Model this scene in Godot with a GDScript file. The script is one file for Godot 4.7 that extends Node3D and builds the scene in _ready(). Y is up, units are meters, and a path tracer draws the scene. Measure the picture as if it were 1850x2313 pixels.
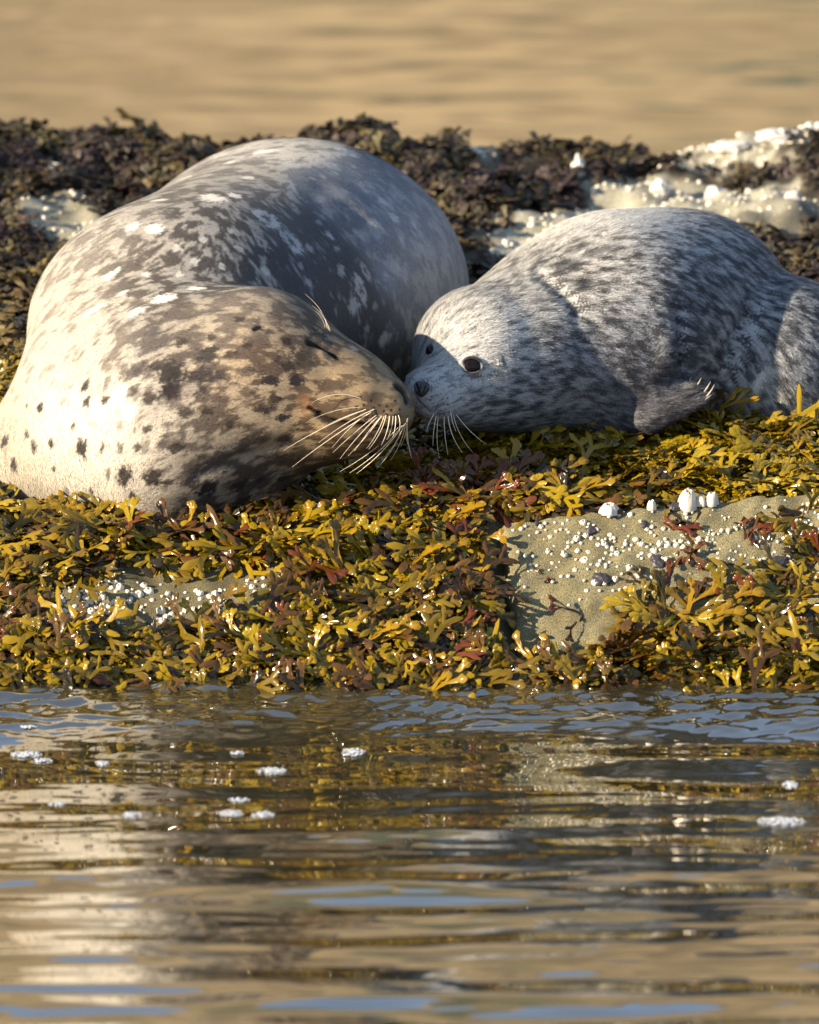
extends Node3D
# Two harbour seals touching noses on a weedy tidal rock, low sun from the left.

var rng := RandomNumberGenerator.new()
var M := {}
var taken := {}
var grain := FastNoiseLite.new()
var coarse := FastNoiseLite.new()
var ripple := FastNoiseLite.new()
var mother_bones := []
var pup_bones := []
const VIEW := Vector3(0.0, 0.19, 0.98)

func _ready():
	rng.seed = 7
	# ---- camera, sky, sun, exposure
	var cam := Camera3D.new()
	cam.name = "camera"
	var lens := CameraAttributesPhysical.new()
	lens.frustum_focal_length = 249.03
	lens.exposure_aperture = 4.3
	lens.frustum_focus_distance = 11.9
	lens.frustum_near = 0.5
	lens.frustum_far = 900.0
	cam.attributes = lens
	cam.fov = 5.5176
	cam.near = 0.5
	cam.far = 900.0
	add_child(cam)
	cam.look_at_from_position(Vector3(0, 2.43271, 11.77953), Vector3(0, 0.143, 0))
	cam.current = true
	var env := Environment.new()
	env.background_mode = Environment.BG_SKY
	var sky := ProceduralSkyMaterial.new()
	sky.sky_top_color = Color(0.46, 0.55, 0.67)
	sky.sky_horizon_color = Color(0.66, 0.76, 0.90)
	sky.sky_curve = 0.22
	sky.ground_bottom_color = Color(0.25, 0.22, 0.18)
	sky.ground_horizon_color = Color(0.45, 0.45, 0.45)
	sky.sky_energy_multiplier = 0.85
	env.sky = Sky.new()
	env.sky.sky_material = sky
	env.tonemap_mode = Environment.TONE_MAPPER_LINEAR
	env.tonemap_exposure = 2.7
	env.sdfgi_enabled = true
	env.ssao_enabled = true
	env.ssil_enabled = true
	var we := WorldEnvironment.new()
	we.name = "world"
	we.environment = env
	add_child(we)
	var sun := DirectionalLight3D.new()
	sun.name = "sun"
	sun.light_color = Color(1.0, 0.935, 0.83)
	sun.light_energy = 1.6
	sun.light_angular_distance = 0.5
	sun.shadow_enabled = true
	add_child(sun)
	sun.look_at_from_position(Vector3.ZERO, -Vector3(-0.85, 0.34, 0.40))
	# ---- shared noises and materials
	grain.seed = 3
	grain.noise_type = FastNoiseLite.TYPE_SIMPLEX_SMOOTH
	grain.frequency = 1.0
	grain.fractal_type = FastNoiseLite.FRACTAL_NONE
	coarse.seed = 11
	coarse.noise_type = FastNoiseLite.TYPE_SIMPLEX_SMOOTH
	coarse.frequency = 1.0
	coarse.fractal_octaves = 3
	ripple.seed = 5
	ripple.noise_type = FastNoiseLite.TYPE_SIMPLEX_SMOOTH
	ripple.frequency = 1.0
	ripple.fractal_type = FastNoiseLite.FRACTAL_NONE
	materials()
	bones()
	# ---- setting
	build_hill()
	build_water()
	build_reef()
	build_boulder()
	# ---- animals
	build_mother()
	build_pup()
	# ---- what grows and floats
	build_fronds()
	build_weed()
	build_barnacles()
	build_extras()
	build_foam()

# ------------------------------------------------------------------ helpers
func numbered(called: String) -> String:
	var n: int = taken.get(called, 0)
	taken[called] = n + 1
	return called if n == 0 else "%s_%03d" % [called, n]

func tag(o: Node, label: String, category: String, group := "", kind := ""):
	if label: o.set_meta("label", label)
	if category: o.set_meta("category", category)
	if group: o.set_meta("group", group)
	if kind: o.set_meta("kind", kind)

func obj(called: String, mesh: Mesh, mat: Material, parent: Node = null) -> MeshInstance3D:
	var o := MeshInstance3D.new()
	o.mesh = mesh
	o.material_override = mat
	if parent:
		var k := 0
		var nm := called
		while parent.has_node(nm):
			k += 1
			nm = "%s_%03d" % [called, k]
		o.name = nm
		parent.add_child(o, true)
	else:
		o.name = numbered(called)
		add_child(o, true)
	return o

func thing(called: String, label: String, category: String, at := Vector3.ZERO, group := "") -> Node3D:
	var o := Node3D.new()
	o.name = numbered(called)
	add_child(o, true)
	o.position = at
	tag(o, label, category, group)
	return o

func mat(color: Color, rough: float, vertex := false) -> StandardMaterial3D:
	var m := StandardMaterial3D.new()
	m.albedo_color = color.linear_to_srgb()
	m.roughness = rough
	m.vertex_color_use_as_albedo = vertex
	return m

func noise_map(freq: float, octaves: int, seed_: int, size := 512) -> NoiseTexture2D:
	var n := FastNoiseLite.new()
	n.seed = seed_
	n.noise_type = FastNoiseLite.TYPE_SIMPLEX_SMOOTH
	n.frequency = freq
	n.fractal_octaves = octaves
	var t := NoiseTexture2D.new()
	t.width = size
	t.height = size
	t.seamless = true
	t.noise = n
	return t

func materials():
	M.skin = mat(Color.WHITE, 0.75, true)
	M.skin.metallic_specular = 0.35
	M.fur = mat(Color.WHITE, 0.55, true)
	M.fur.metallic_specular = 0.4
	M.eye = mat(Color(0.010, 0.006, 0.005), 0.08)
	M.eye.metallic_specular = 0.3
	M.nose = mat(Color.WHITE, 0.3, true)
	M.whisker = mat(Color(0.72, 0.60, 0.42), 0.4)
	M.claw = mat(Color(0.24, 0.21, 0.17), 0.4)
	M.lid = mat(Color(0.035, 0.032, 0.032), 0.5)
	M.rim = mat(Color(0.11, 0.108, 0.10), 0.6)
	# water: murky, mirror smooth
	M.water = mat(Color(0.030, 0.027, 0.014), 0.012)
	M.water.metallic_specular = 0.70
	M.water.clearcoat_enabled = true
	M.water.clearcoat = 1.0
	M.water.clearcoat_roughness = 0.015
	M.foam = mat(Color(0.42, 0.43, 0.44), 0.4)
	M.hill = mat(Color.WHITE, 0.95, true)
	M.hill.metallic_specular = 0.1
	# rock: vertex colours carry the stone, a fine map carries grain
	M.rock = mat(Color.WHITE, 0.7, true)
	M.rock.metallic_specular = 0.4
	M.rock.uv1_triplanar = true
	M.rock.uv1_scale = Vector3(14, 14, 14)
	M.rock.heightmap_enabled = true
	M.rock.heightmap_texture = noise_map(0.09, 4, 21)
	M.rock.heightmap_scale = 0.09
	var spk := noise_map(0.06, 4, 33)
	var ramp := Gradient.new()
	ramp.offsets = PackedFloat32Array([0.0, 0.35, 0.6, 1.0])
	ramp.colors = PackedColorArray([Color(0.30, 0.29, 0.26), Color(0.66, 0.65, 0.6), Color(0.92, 0.91, 0.86), Color(1, 1, 1)])
	spk.color_ramp = ramp
	M.rock.albedo_texture = spk
	# seaweed, wet and leathery
	var tints := {"gold": Color(0.31, 0.205, 0.005), "olive": Color(0.17, 0.115, 0.006), "brown": Color(0.11, 0.055, 0.010), "rust": Color(0.15, 0.040, 0.010), "dark": Color(0.035, 0.026, 0.010)}
	for k in tints:
		var w := mat(tints[k], 0.24, true)
		w.metallic_specular = 0.36
		w.backlight_enabled = true
		w.backlight = Color(0.8, 0.8, 0.8)
		w.clearcoat_enabled = true
		w.clearcoat = 0.4
		w.clearcoat_roughness = 0.09
		M["weed_" + k] = w
	M.weed_many = mat(Color.WHITE, 0.25, true)
	M.weed_many.backlight_enabled = true
	M.weed_many.backlight = Color(0.7, 0.7, 0.7)
	M.weed_many.clearcoat_enabled = true
	M.weed_many.clearcoat = 0.4
	M.weed_many.clearcoat_roughness = 0.1
	M.weed_dry = mat(Color.WHITE, 0.5, true)
	M.weed_dry.metallic_specular = 0.35
	M.shell = mat(Color.WHITE, 0.6, true)
	M.limpet = mat(Color.WHITE, 0.5, true)

# ------------------------------------------------------------------ implicit bodies
func cone(a: Vector3, b: Vector3, ra: float, rb: float, k: float) -> Array:
	var ba := b - a
	return [0, a, ba, 1.0 / ba.length_squared(), ra, rb - ra, k]

func egg(c: Vector3, r: Vector3, turn: float, k: float) -> Array:
	return [1, c, Basis(Vector3(0, 0, 1), deg_to_rad(turn)).inverse(), r, Vector3(1 / r.x, 1 / r.y, 1 / r.z), Vector3(1 / (r.x * r.x), 1 / (r.y * r.y), 1 / (r.z * r.z)), k]

func field(p: Vector3, bones_: Array) -> float:
	var d := 1e9
	for q in bones_:
		var v: float
		if q[0] == 0:
			var w: Vector3 = p - q[1]
			var ba: Vector3 = q[2]
			var h: float = clampf(w.dot(ba) * q[3], 0.0, 1.0)
			v = (w - ba * h).length() - (q[4] + q[5] * h)
		else:
			var u: Vector3 = q[2] * (p - q[1])
			var k0: float = (u * q[4]).length()
			v = k0 * (k0 - 1.0) / maxf((u * q[5]).length(), 1e-6)
		var k: float = q[-1]
		if d > 1e8:
			d = v
		else:
			var h2: float = maxf(k - absf(d - v), 0.0)
			d = minf(d, v) - h2 * h2 * 0.25 / k
	return d

func slope(p: Vector3, b: Array) -> Vector3:
	var e := 0.0015
	var f0 := field(p, b)
	return Vector3(field(p + Vector3(e, 0, 0), b) - f0, field(p + Vector3(0, e, 0), b) - f0, field(p + Vector3(0, 0, e), b) - f0) / e

func bones():
	mother_bones = [
		egg(Vector3(-0.1290, 0.3257, -0.4300), Vector3(0.2000, 0.1740, 0.2100), -8, 0),
		cone(Vector3(-0.1232, 0.2983, -0.6200), Vector3(-0.0888, 0.2415, -0.9500), 0.13, 0.05, 0.1),
		egg(Vector3(-0.2553, 0.3219, -0.1700), Vector3(0.1520, 0.1500, 0.1700), 25, 0.17),
		cone(Vector3(-0.3225, 0.3238, -0.1300), Vector3(-0.3276, 0.2937, -0.0700), 0.1, 0.092, 0.09),
		cone(Vector3(-0.3494, 0.2505, 0.0000), Vector3(-0.2663, 0.2698, 0.0300), 0.086, 0.108, 0.095),
		cone(Vector3(-0.4930, 0.1883, -0.0200), Vector3(-0.3621, 0.2125, 0.0000), 0.045, 0.075, 0.06),
		cone(Vector3(-0.2464, 0.2688, 0.0300), Vector3(-0.1713, 0.3087, 0.0550), 0.112, 0.09, 0.055),
		cone(Vector3(-0.2615, 0.2232, 0.0300), Vector3(-0.1667, 0.2108, 0.0450), 0.085, 0.045, 0.06),
		cone(Vector3(-0.1613, 0.3087, 0.0550), Vector3(-0.0743, 0.2880, 0.0880), 0.09, 0.058, 0.04),
		cone(Vector3(-0.0693, 0.2870, 0.0880), Vector3(-0.0213, 0.2810, 0.1100), 0.055, 0.032, 0.03),
		cone(Vector3(-0.1316, 0.2424, 0.0650), Vector3(-0.0371, 0.2590, 0.1080), 0.042, 0.022, 0.02),
	]
	pup_bones = [
		egg(Vector3(0.2382, 0.3243, -0.2000), Vector3(0.1350, 0.1240, 0.1200), 0, 0),
		cone(Vector3(0.1564, 0.3125, -0.1450), Vector3(0.2302, 0.3150, -0.1800), 0.099, 0.115, 0.06),
		egg(Vector3(0.3160, 0.3197, -0.2700), Vector3(0.1280, 0.1240, 0.1200), -20, 0.05),
		egg(Vector3(0.4196, 0.2655, -0.2350), Vector3(0.1000, 0.1100, 0.1100), -25, 0.012),
		cone(Vector3(0.4421, 0.2462, -0.2900), Vector3(0.5774, 0.1711, -0.3300), 0.08, 0.03, 0.05),
		cone(Vector3(0.0818, 0.3106, -0.0750), Vector3(0.1081, 0.3040, -0.0950), 0.079, 0.086, 0.035),
		cone(Vector3(0.0752, 0.2802, -0.0600), Vector3(0.0299, 0.2784, 0.0050), 0.05, 0.033, 0.03),
		egg(Vector3(0.0159, 0.2898, 0.0120), Vector3(0.0220, 0.0180, 0.0220), 0, 0.02),
		cone(Vector3(0.2370, 0.2309, -0.1200), Vector3(0.2643, 0.2356, -0.1000), 0.028, 0.024, 0.03),
		cone(Vector3(0.2641, 0.2447, -0.0950), Vector3(0.3132, 0.2702, -0.0900), 0.015, 0.008, 0.012),
		cone(Vector3(0.2640, 0.2419, -0.0880), Vector3(0.3266, 0.2701, -0.0850), 0.016, 0.0085, 0.008),
		cone(Vector3(0.2649, 0.2379, -0.0820), Vector3(0.3365, 0.2669, -0.0800), 0.016, 0.0085, 0.008),
		cone(Vector3(0.2659, 0.2332, -0.0800), Vector3(0.3390, 0.2613, -0.0770), 0.016, 0.0085, 0.008),
		cone(Vector3(0.2669, 0.2281, -0.0800), Vector3(0.3290, 0.2530, -0.0780), 0.014, 0.008, 0.008),
	]

func nets(b: Array, lo: Vector3, hi: Vector3, cell: float) -> Array:
	# surface nets: one vertex in each cell that the surface crosses, one quad round each crossed edge
	var B := 4
	var nx := int(ceil((hi.x - lo.x) / cell / B)) * B
	var ny := int(ceil((hi.y - lo.y) / cell / B)) * B
	var nz := int(ceil((hi.z - lo.z) / cell / B)) * B
	var sx := nx + 1
	var sxy := (nx + 1) * (ny + 1)
	var val := PackedFloat32Array()
	val.resize(sxy * (nz + 1))
	val.fill(NAN)
	var reach := cell * B * 0.87 * 1.7 + 0.004
	var cells := PackedInt32Array()
	for bz in nz / B:
		for by in ny / B:
			for bx in nx / B:
				var mid := lo + Vector3(bx + 0.5, by + 0.5, bz + 0.5) * cell * B
				if absf(field(mid, b)) > reach:
					continue
				for z in range(bz * B, bz * B + B + 1):
					for y in range(by * B, by * B + B + 1):
						for x in range(bx * B, bx * B + B + 1):
							var at := x + y * sx + z * sxy
							if is_nan(val[at]):
								val[at] = field(lo + Vector3(x, y, z) * cell, b)
				for z in range(bz * B, bz * B + B):
					for y in range(by * B, by * B + B):
						for x in range(bx * B, bx * B + B):
							cells.append(x + y * sx + z * sxy)
	var vert := PackedVector3Array()
	var index := {}
	var off := [0, 1, sx, sx + 1, sxy, sxy + 1, sxy + sx, sxy + sx + 1]
	var pos := [Vector3(0, 0, 0), Vector3(1, 0, 0), Vector3(0, 1, 0), Vector3(1, 1, 0), Vector3(0, 0, 1), Vector3(1, 0, 1), Vector3(0, 1, 1), Vector3(1, 1, 1)]
	var edges := [[0, 1], [2, 3], [4, 5], [6, 7], [0, 2], [1, 3], [4, 6], [5, 7], [0, 4], [1, 5], [2, 6], [3, 7]]
	for at in cells:
		var neg := 0
		for k in 8:
			if val[at + off[k]] < 0.0: neg += 1
		if neg == 0 or neg == 8:
			continue
		var sum := Vector3.ZERO
		var n := 0
		for e in edges:
			var va := val[at + off[e[0]]]
			var vb := val[at + off[e[1]]]
			if (va < 0.0) != (vb < 0.0):
				sum += pos[e[0]].lerp(pos[e[1]], va / (va - vb))
				n += 1
		var base := Vector3(at % sx, (at / sx) % (ny + 1), at / sxy)
		index[at] = vert.size()
		vert.append(lo + (base + sum / n) * cell)
	var tri := PackedInt32Array()
	var axes := [[1, sx, sxy], [sx, sxy, 1], [sxy, 1, sx]]
	for at in index:
		for a in axes:
			var va := val[at]
			var vb := val[at + a[0]]
			if (va < 0.0) == (vb < 0.0):
				continue
			var q0 = index.get(at - a[1] - a[2])
			var q1 = index.get(at - a[2])
			var q2 = index.get(at)
			var q3 = index.get(at - a[1])
			if q0 == null or q1 == null or q2 == null or q3 == null:
				continue
			if va < 0.0:
				tri.append_array([q0, q2, q1, q0, q3, q2])
			else:
				tri.append_array([q0, q1, q2, q0, q2, q3])
	for it in 2:
		for i in vert.size():
			var g := slope(vert[i], b)
			vert[i] -= g * (field(vert[i], b) / maxf(g.length_squared(), 0.2))
	return [vert, tri]

func soften(v: PackedVector3Array, t: PackedInt32Array, times: int, amount: float) -> PackedVector3Array:
	for it in times:
		var s := PackedVector3Array()
		s.resize(v.size())
		var n := PackedInt32Array()
		n.resize(v.size())
		for i in range(0, t.size(), 3):
			var a := t[i]
			var b := t[i + 1]
			var c := t[i + 2]
			s[a] += v[b] + v[c]
			s[b] += v[c] + v[a]
			s[c] += v[a] + v[b]
			n[a] += 2
			n[b] += 2
			n[c] += 2
		for i in v.size():
			if n[i]: v[i] = v[i].lerp(s[i] / n[i], amount)
	return v

func refine(v: PackedVector3Array, t: PackedInt32Array) -> Array:
	# one step of Loop subdivision
	var n := v.size()
	var edge := {}
	var ea := PackedInt32Array()
	var eb := PackedInt32Array()
	var opp := PackedVector3Array()
	var oc := PackedInt32Array()
	var te := PackedInt32Array()
	te.resize(t.size())
	for i in range(0, t.size(), 3):
		for k in 3:
			var a := t[i + k]
			var b := t[i + (k + 1) % 3]
			var key := a * n + b if a < b else b * n + a
			var e: int = edge.get(key, -1)
			if e < 0:
				e = ea.size()
				edge[key] = e
				ea.append(a)
				eb.append(b)
				opp.append(Vector3.ZERO)
				oc.append(0)
			opp[e] += v[t[i + (k + 2) % 3]]
			oc[e] += 1
			te[i + k] = e
	var out := PackedVector3Array()
	out.resize(n + ea.size())
	var s := PackedVector3Array()
	s.resize(n)
	var cnt := PackedInt32Array()
	cnt.resize(n)
	for e in ea.size():
		var a := ea[e]
		var b := eb[e]
		s[a] += v[b]
		s[b] += v[a]
		cnt[a] += 1
		cnt[b] += 1
		out[n + e] = (v[a] + v[b]) * 0.375 + opp[e] * 0.125 if oc[e] == 2 else (v[a] + v[b]) * 0.5
	for i in n:
		out[i] = v[i] * 0.625 + s[i] * (0.375 / maxi(cnt[i], 1))
	var tri := PackedInt32Array()
	tri.resize(t.size() * 4)
	var w := 0
	for i in range(0, t.size(), 3):
		var x := n + te[i]
		var y := n + te[i + 1]
		var z := n + te[i + 2]
		for q in [t[i], x, z, x, t[i + 1], y, z, y, t[i + 2], x, y, z]:
			tri[w] = q
			w += 1
	return [out, tri]

func refine_near(v: PackedVector3Array, t: PackedInt32Array, c: Vector3, r: float) -> Array:
	# split only the triangles near c, without cracks
	var n := v.size()
	var edge := {}
	var inside := PackedByteArray()
	inside.resize(n)
	for i in n:
		inside[i] = 1 if v[i].distance_to(c) < r else 0
	var tri := PackedInt32Array()
	for i in range(0, t.size(), 3):
		var m := [-1, -1, -1]
		var cuts := 0
		for k in 3:
			var a := t[i + k]
			var b := t[i + (k + 1) % 3]
			if inside[a] and inside[b]:
				var key := a * n + b if a < b else b * n + a
				if not edge.has(key):
					edge[key] = v.size()
					v.append((v[a] + v[b]) * 0.5)
				m[k] = edge[key]
				cuts += 1
		var p := [t[i], t[i + 1], t[i + 2]]
		if cuts == 0:
			tri.append_array(PackedInt32Array(p))
		elif cuts == 3:
			tri.append_array(PackedInt32Array([p[0], m[0], m[2], m[0], p[1], m[1], m[2], m[1], p[2], m[0], m[1], m[2]]))
		else:
			# two or three inside vertices always give one or three cut edges
			for k in 3:
				if m[k] >= 0:
					tri.append_array(PackedInt32Array([p[k], m[k], p[(k + 2) % 3], m[k], p[(k + 1) % 3], p[(k + 2) % 3]]))
	return [v, tri]

func normals(v: PackedVector3Array, t: PackedInt32Array) -> PackedVector3Array:
	var n := PackedVector3Array()
	n.resize(v.size())
	for i in range(0, t.size(), 3):
		var a := v[t[i]]
		var f := (v[t[i + 2]] - a).cross(v[t[i + 1]] - a)
		n[t[i]] += f
		n[t[i + 1]] += f
		n[t[i + 2]] += f
	for i in n.size():
		n[i] = n[i].normalized()
	return n

func mesh_of(v: PackedVector3Array, n: PackedVector3Array, t: PackedInt32Array, c := PackedColorArray()) -> ArrayMesh:
	var a := []
	a.resize(Mesh.ARRAY_MAX)
	a[Mesh.ARRAY_VERTEX] = v
	a[Mesh.ARRAY_NORMAL] = n
	a[Mesh.ARRAY_INDEX] = t
	if c.size(): a[Mesh.ARRAY_COLOR] = c
	var m := ArrayMesh.new()
	m.add_surface_from_arrays(Mesh.PRIMITIVE_TRIANGLES, a)
	return m

# ------------------------------------------------------------------ coats
# a coat: zones [place, dark, light, share of light], flows [place, direction], marks of three sorts
func coat_zone(p: Vector3, zones: Array, size: float) -> Array:
	var w := 1e-5
	var d := Vector3.ZERO
	var l := Vector3.ZERO
	var s := 0.0
	var q := 1.0 / (size * size)
	var near := zones[0] as Array
	var best := 1e9
	for z in zones:
		var e: float = p.distance_squared_to(z[0]) * q
		if e < best:
			best = e
			near = z
		if e > 7.0:
			continue
		var g := exp(-e)
		w += g
		d += z[1] * g
		l += z[2] * g
		s += z[3] * g
	if w < 0.002:
		return [near[1], near[2], near[3]]
	return [d / w, l / w, s / w]

func flow_at(p: Vector3, n: Vector3, flows: Array) -> Vector3:
	var f := Vector3.ZERO
	for q in flows:
		var d: float = p.distance_squared_to(q[0])
		f += q[1] / (d * d + 1e-5)
	f -= n * f.dot(n)
	return f.normalized()

func build_animal(parent: Node3D, b: Array, lo: Vector3, hi: Vector3, cell: float, heads: Array, zones: Array, zone_size: float, flows: Array, spots: Array, grooves: Array, hairs: int, hair_len: float, face: Array, mottle: float, ruff: float):
	var r := nets(b, lo, hi, cell)
	var v: PackedVector3Array = r[0]
	var t: PackedInt32Array = r[1]
	v = soften(v, t, 4, 0.5)
	for k in 2:
		r = refine(v, t)
		v = r[0]
		t = r[1]
	for h in heads:
		r = refine_near(v, t, h[0], h[1])
		v = r[0]
		t = r[1]
	var n := normals(v, t)
	var col := PackedColorArray()
	col.resize(v.size())
	var flow := PackedVector3Array()
	flow.resize(v.size())
	var moved := v.duplicate()
	for i in v.size():
		var p := v[i]
		var nn := n[i]
		var f := flow_at(p, nn, flows)
		flow[i] = f
		if nn.dot(VIEW) < -0.5:
			var z0 := coat_zone(p, zones, zone_size)
			var c0: Vector3 = z0[0].lerp(z0[1], z0[2])
			col[i] = Color(c0.x, c0.y, c0.z)
			continue
		var zone := coat_zone(p, zones, zone_size)
		# blotches drawn out along the lie of the hair
		var a := 0.0
		for k in 3:
			var q := p + f * (0.004 * (k - 1))
			a += coarse.get_noise_3dv(q * 34.0 * mottle) * 0.36 + grain.get_noise_3dv(q * 105.0 * mottle) * 0.24 + grain.get_noise_3dv((p + f * (0.0012 * (k - 1))) * 380.0) * 0.13
		var share: float = zone[2]
		var light := smoothstep(-0.25, 0.25, a * 1.15 + (share - 0.5) * 1.7)
		var c: Vector3 = zone[0].lerp(zone[1], light)
		c *= 1.0 + 0.22 * grain.get_noise_3dv(p * 650.0)
		var push := 0.0
		for s in spots:
			var w: Vector3 = p - s[0]
			if absf(w.x) > s[5] or absf(w.y) > s[5] or absf(w.z) > s[5] + 0.02:
				continue
			w -= nn * w.dot(nn)
			var along: float = w.dot(f)
			var e := sqrt(pow(along / s[2], 2) + (w.length_squared() - along * along) / (s[1] * s[1]))
			e += 0.42 * grain.get_noise_3dv(p * 150.0) + 0.30 * grain.get_noise_3dv(p * 420.0)
			var m: float
			if s[6] == 1:
				m = smoothstep(1.25, 0.95, e) * smoothstep(0.25, 0.6, e)
			else:
				m = smoothstep(1.15, 0.75, e)
			c = c.lerp(s[3], m * s[4])
		for g in grooves:
			var best := 1e9
			var pts: Array = g[0]
			if p.distance_to(pts[0]) > g[6]:
				continue
			for k in range(pts.size() - 1):
				var wa: Vector3 = p - pts[k]
				wa -= nn * wa.dot(nn)
				var ab: Vector3 = pts[k + 1] - pts[k]
				ab -= nn * ab.dot(nn)
				var h := clampf(wa.dot(ab) / maxf(ab.length_squared(), 1e-9), 0.0, 1.0)
				best = minf(best, (wa - ab * h).length())
			var m: float = exp(-best * best / (g[1] * g[1]))
			if g[1] > 0.0045:
				m *= smoothstep(0.0, g[1] * 2.2, p.distance_to(pts[0])) * smoothstep(0.0, g[1] * 2.2, p.distance_to(pts[-1]))
			push += m * g[2]
			if g[5] > 0.0:
				m = exp(-best * best / (g[3] * g[3]))
				c = c.lerp(g[4], clampf(m * g[5], 0.0, 1.0))
		col[i] = Color(maxf(c.x, 0.004), maxf(c.y, 0.004), maxf(c.z, 0.004))
		moved[i] = p + nn * push
	v = moved
	n = normals(v, t)
	parent.get_meta("skin").mesh = mesh_of(v, n, t, col)
	# hair: thin tapering blades that lie along the coat
	var area := PackedFloat32Array()
	var total := 0.0
	area.resize(t.size() / 3)
	for i in area.size():
		var a := t[i * 3]
		var w := (v[t[i * 3 + 1]] - v[a]).cross(v[t[i * 3 + 2]] - v[a]).length()
		var facing := n[a].dot(VIEW)
		if facing < -0.35: w = 0.0
		else: w *= 1.0 - 0.35 * clampf(facing, 0.0, 1.0) 
		total += w
		area[i] = total
	var hv := PackedVector3Array()
	var hn := PackedVector3Array()
	var hc := PackedColorArray()
	hv.resize(hairs * 3)
	hn.resize(hairs * 3)
	hc.resize(hairs * 3)
	var step := total / hairs
	var j := 0
	for i in hairs:
		var at := (i + rng.randf()) * step
		while j < area.size() - 1 and area[j] < at:
			j += 1
		var a := t[j * 3]
		var b2 := t[j * 3 + 1]
		var c2 := t[j * 3 + 2]
		var u := rng.randf()
		var w := rng.randf()
		if u + w > 1.0:
			u = 1.0 - u
			w = 1.0 - w
		var p := v[a] + (v[b2] - v[a]) * u + (v[c2] - v[a]) * w
		var nn := n[a]
		var l := hair_len
		for fc in face:
			l = minf(l, lerpf(fc[2], hair_len, smoothstep(fc[1] * 0.5, fc[1] * 1.3, p.distance_to(fc[0]))))
		l *= rng.randf_range(0.7, 1.25)
		var dir := flow[a] + nn * rng.randf_range(0.06, 0.30)
		var side := flow[a].cross(nn)
		dir += side * rng.randf_range(-0.35, 0.35)
		var cl := col[a].lerp(col[b2], u).lerp(col[c2], w * 0.7)
		var tone := rng.randf_range(1.0 - ruff, 1.0 + ruff)
		var half := side * (0.00030 + 0.000018 * l / 0.001) 
		hv[i * 3 + 1] = p - half - nn * 0.0005
		hv[i * 3] = p + half - nn * 0.0005
		hv[i * 3 + 2] = p + dir.normalized() * l
		var hnn := (nn + side * rng.randf_range(-0.5, 0.5) - flow[a] * rng.randf_range(-0.1, 0.35)).normalized()
		for k in 3:
			hn[i * 3 + k] = hnn
			hc[i * 3 + k] = Color(cl.r * tone, cl.g * tone, cl.b * tone)
	var am := []
	am.resize(Mesh.ARRAY_MAX)
	am[Mesh.ARRAY_VERTEX] = hv
	am[Mesh.ARRAY_NORMAL] = hn
	am[Mesh.ARRAY_COLOR] = hc
	var fm := ArrayMesh.new()
	fm.add_surface_from_arrays(Mesh.PRIMITIVE_TRIANGLES, am)
	var fur := obj("fur", fm, M.fur, parent)
	fur.set_meta("kind", "stuff")

func tube(path: Array, radii: Array, sides: int, st: SurfaceTool):
	var prev := Vector3.UP
	var rings := []
	for i in path.size():
		var d: Vector3 = (path[mini(i + 1, path.size() - 1)] - path[maxi(i - 1, 0)]).normalized()
		var x := d.cross(prev)
		if x.length() < 0.1: x = d.cross(Vector3.RIGHT)
		x = x.normalized()
		var y := x.cross(d)
		var ring := []
		for k in sides:
			var a := TAU * k / sides
			ring.append([path[i] + (x * cos(a) + y * sin(a)) * radii[i], x * cos(a) + y * sin(a)])
		rings.append(ring)
	for i in rings.size() - 1:
		for k in sides:
			var q := [rings[i][k], rings[i][(k + 1) % sides], rings[i + 1][(k + 1) % sides], rings[i + 1][k]]
			for m in [0, 1, 2, 0, 2, 3]:
				st.set_normal(q[m][1])
				st.add_vertex(q[m][0])
	st.set_normal((path[-1] - path[-2]).normalized())

func bent(a: Vector3, b: Vector3, sag: Vector3, n: int) -> Array:
	var out := []
	for i in n + 1:
		var s := float(i) / n
		out.append(a.lerp(b, s) + sag * (4.0 * s * (1.0 - s)))
	return out

func eyelid(parent: Node3D, c: Vector3, n: Vector3, wide: float, high: float, from: float, to: float, r: float, m: Material, called: String):
	var x := Vector3.UP.cross(n).normalized()
	var y := n.cross(x)
	var path := []
	var radii := []
	for i in 13:
		var s := i / 12.0
		var a := lerpf(from, to, s)
		path.append(c + x * cos(a) * wide + y * sin(a) * high + n * (-0.0020 * pow(absf(cos(a)), 2)))
		radii.append(r * (0.45 + 0.55 * sin(PI * s)))
	var st := SurfaceTool.new()
	st.begin(Mesh.PRIMITIVE_TRIANGLES)
	tube(path, radii, 8, st)
	st.index()
	obj(called, st.commit(), m, parent)

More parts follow.
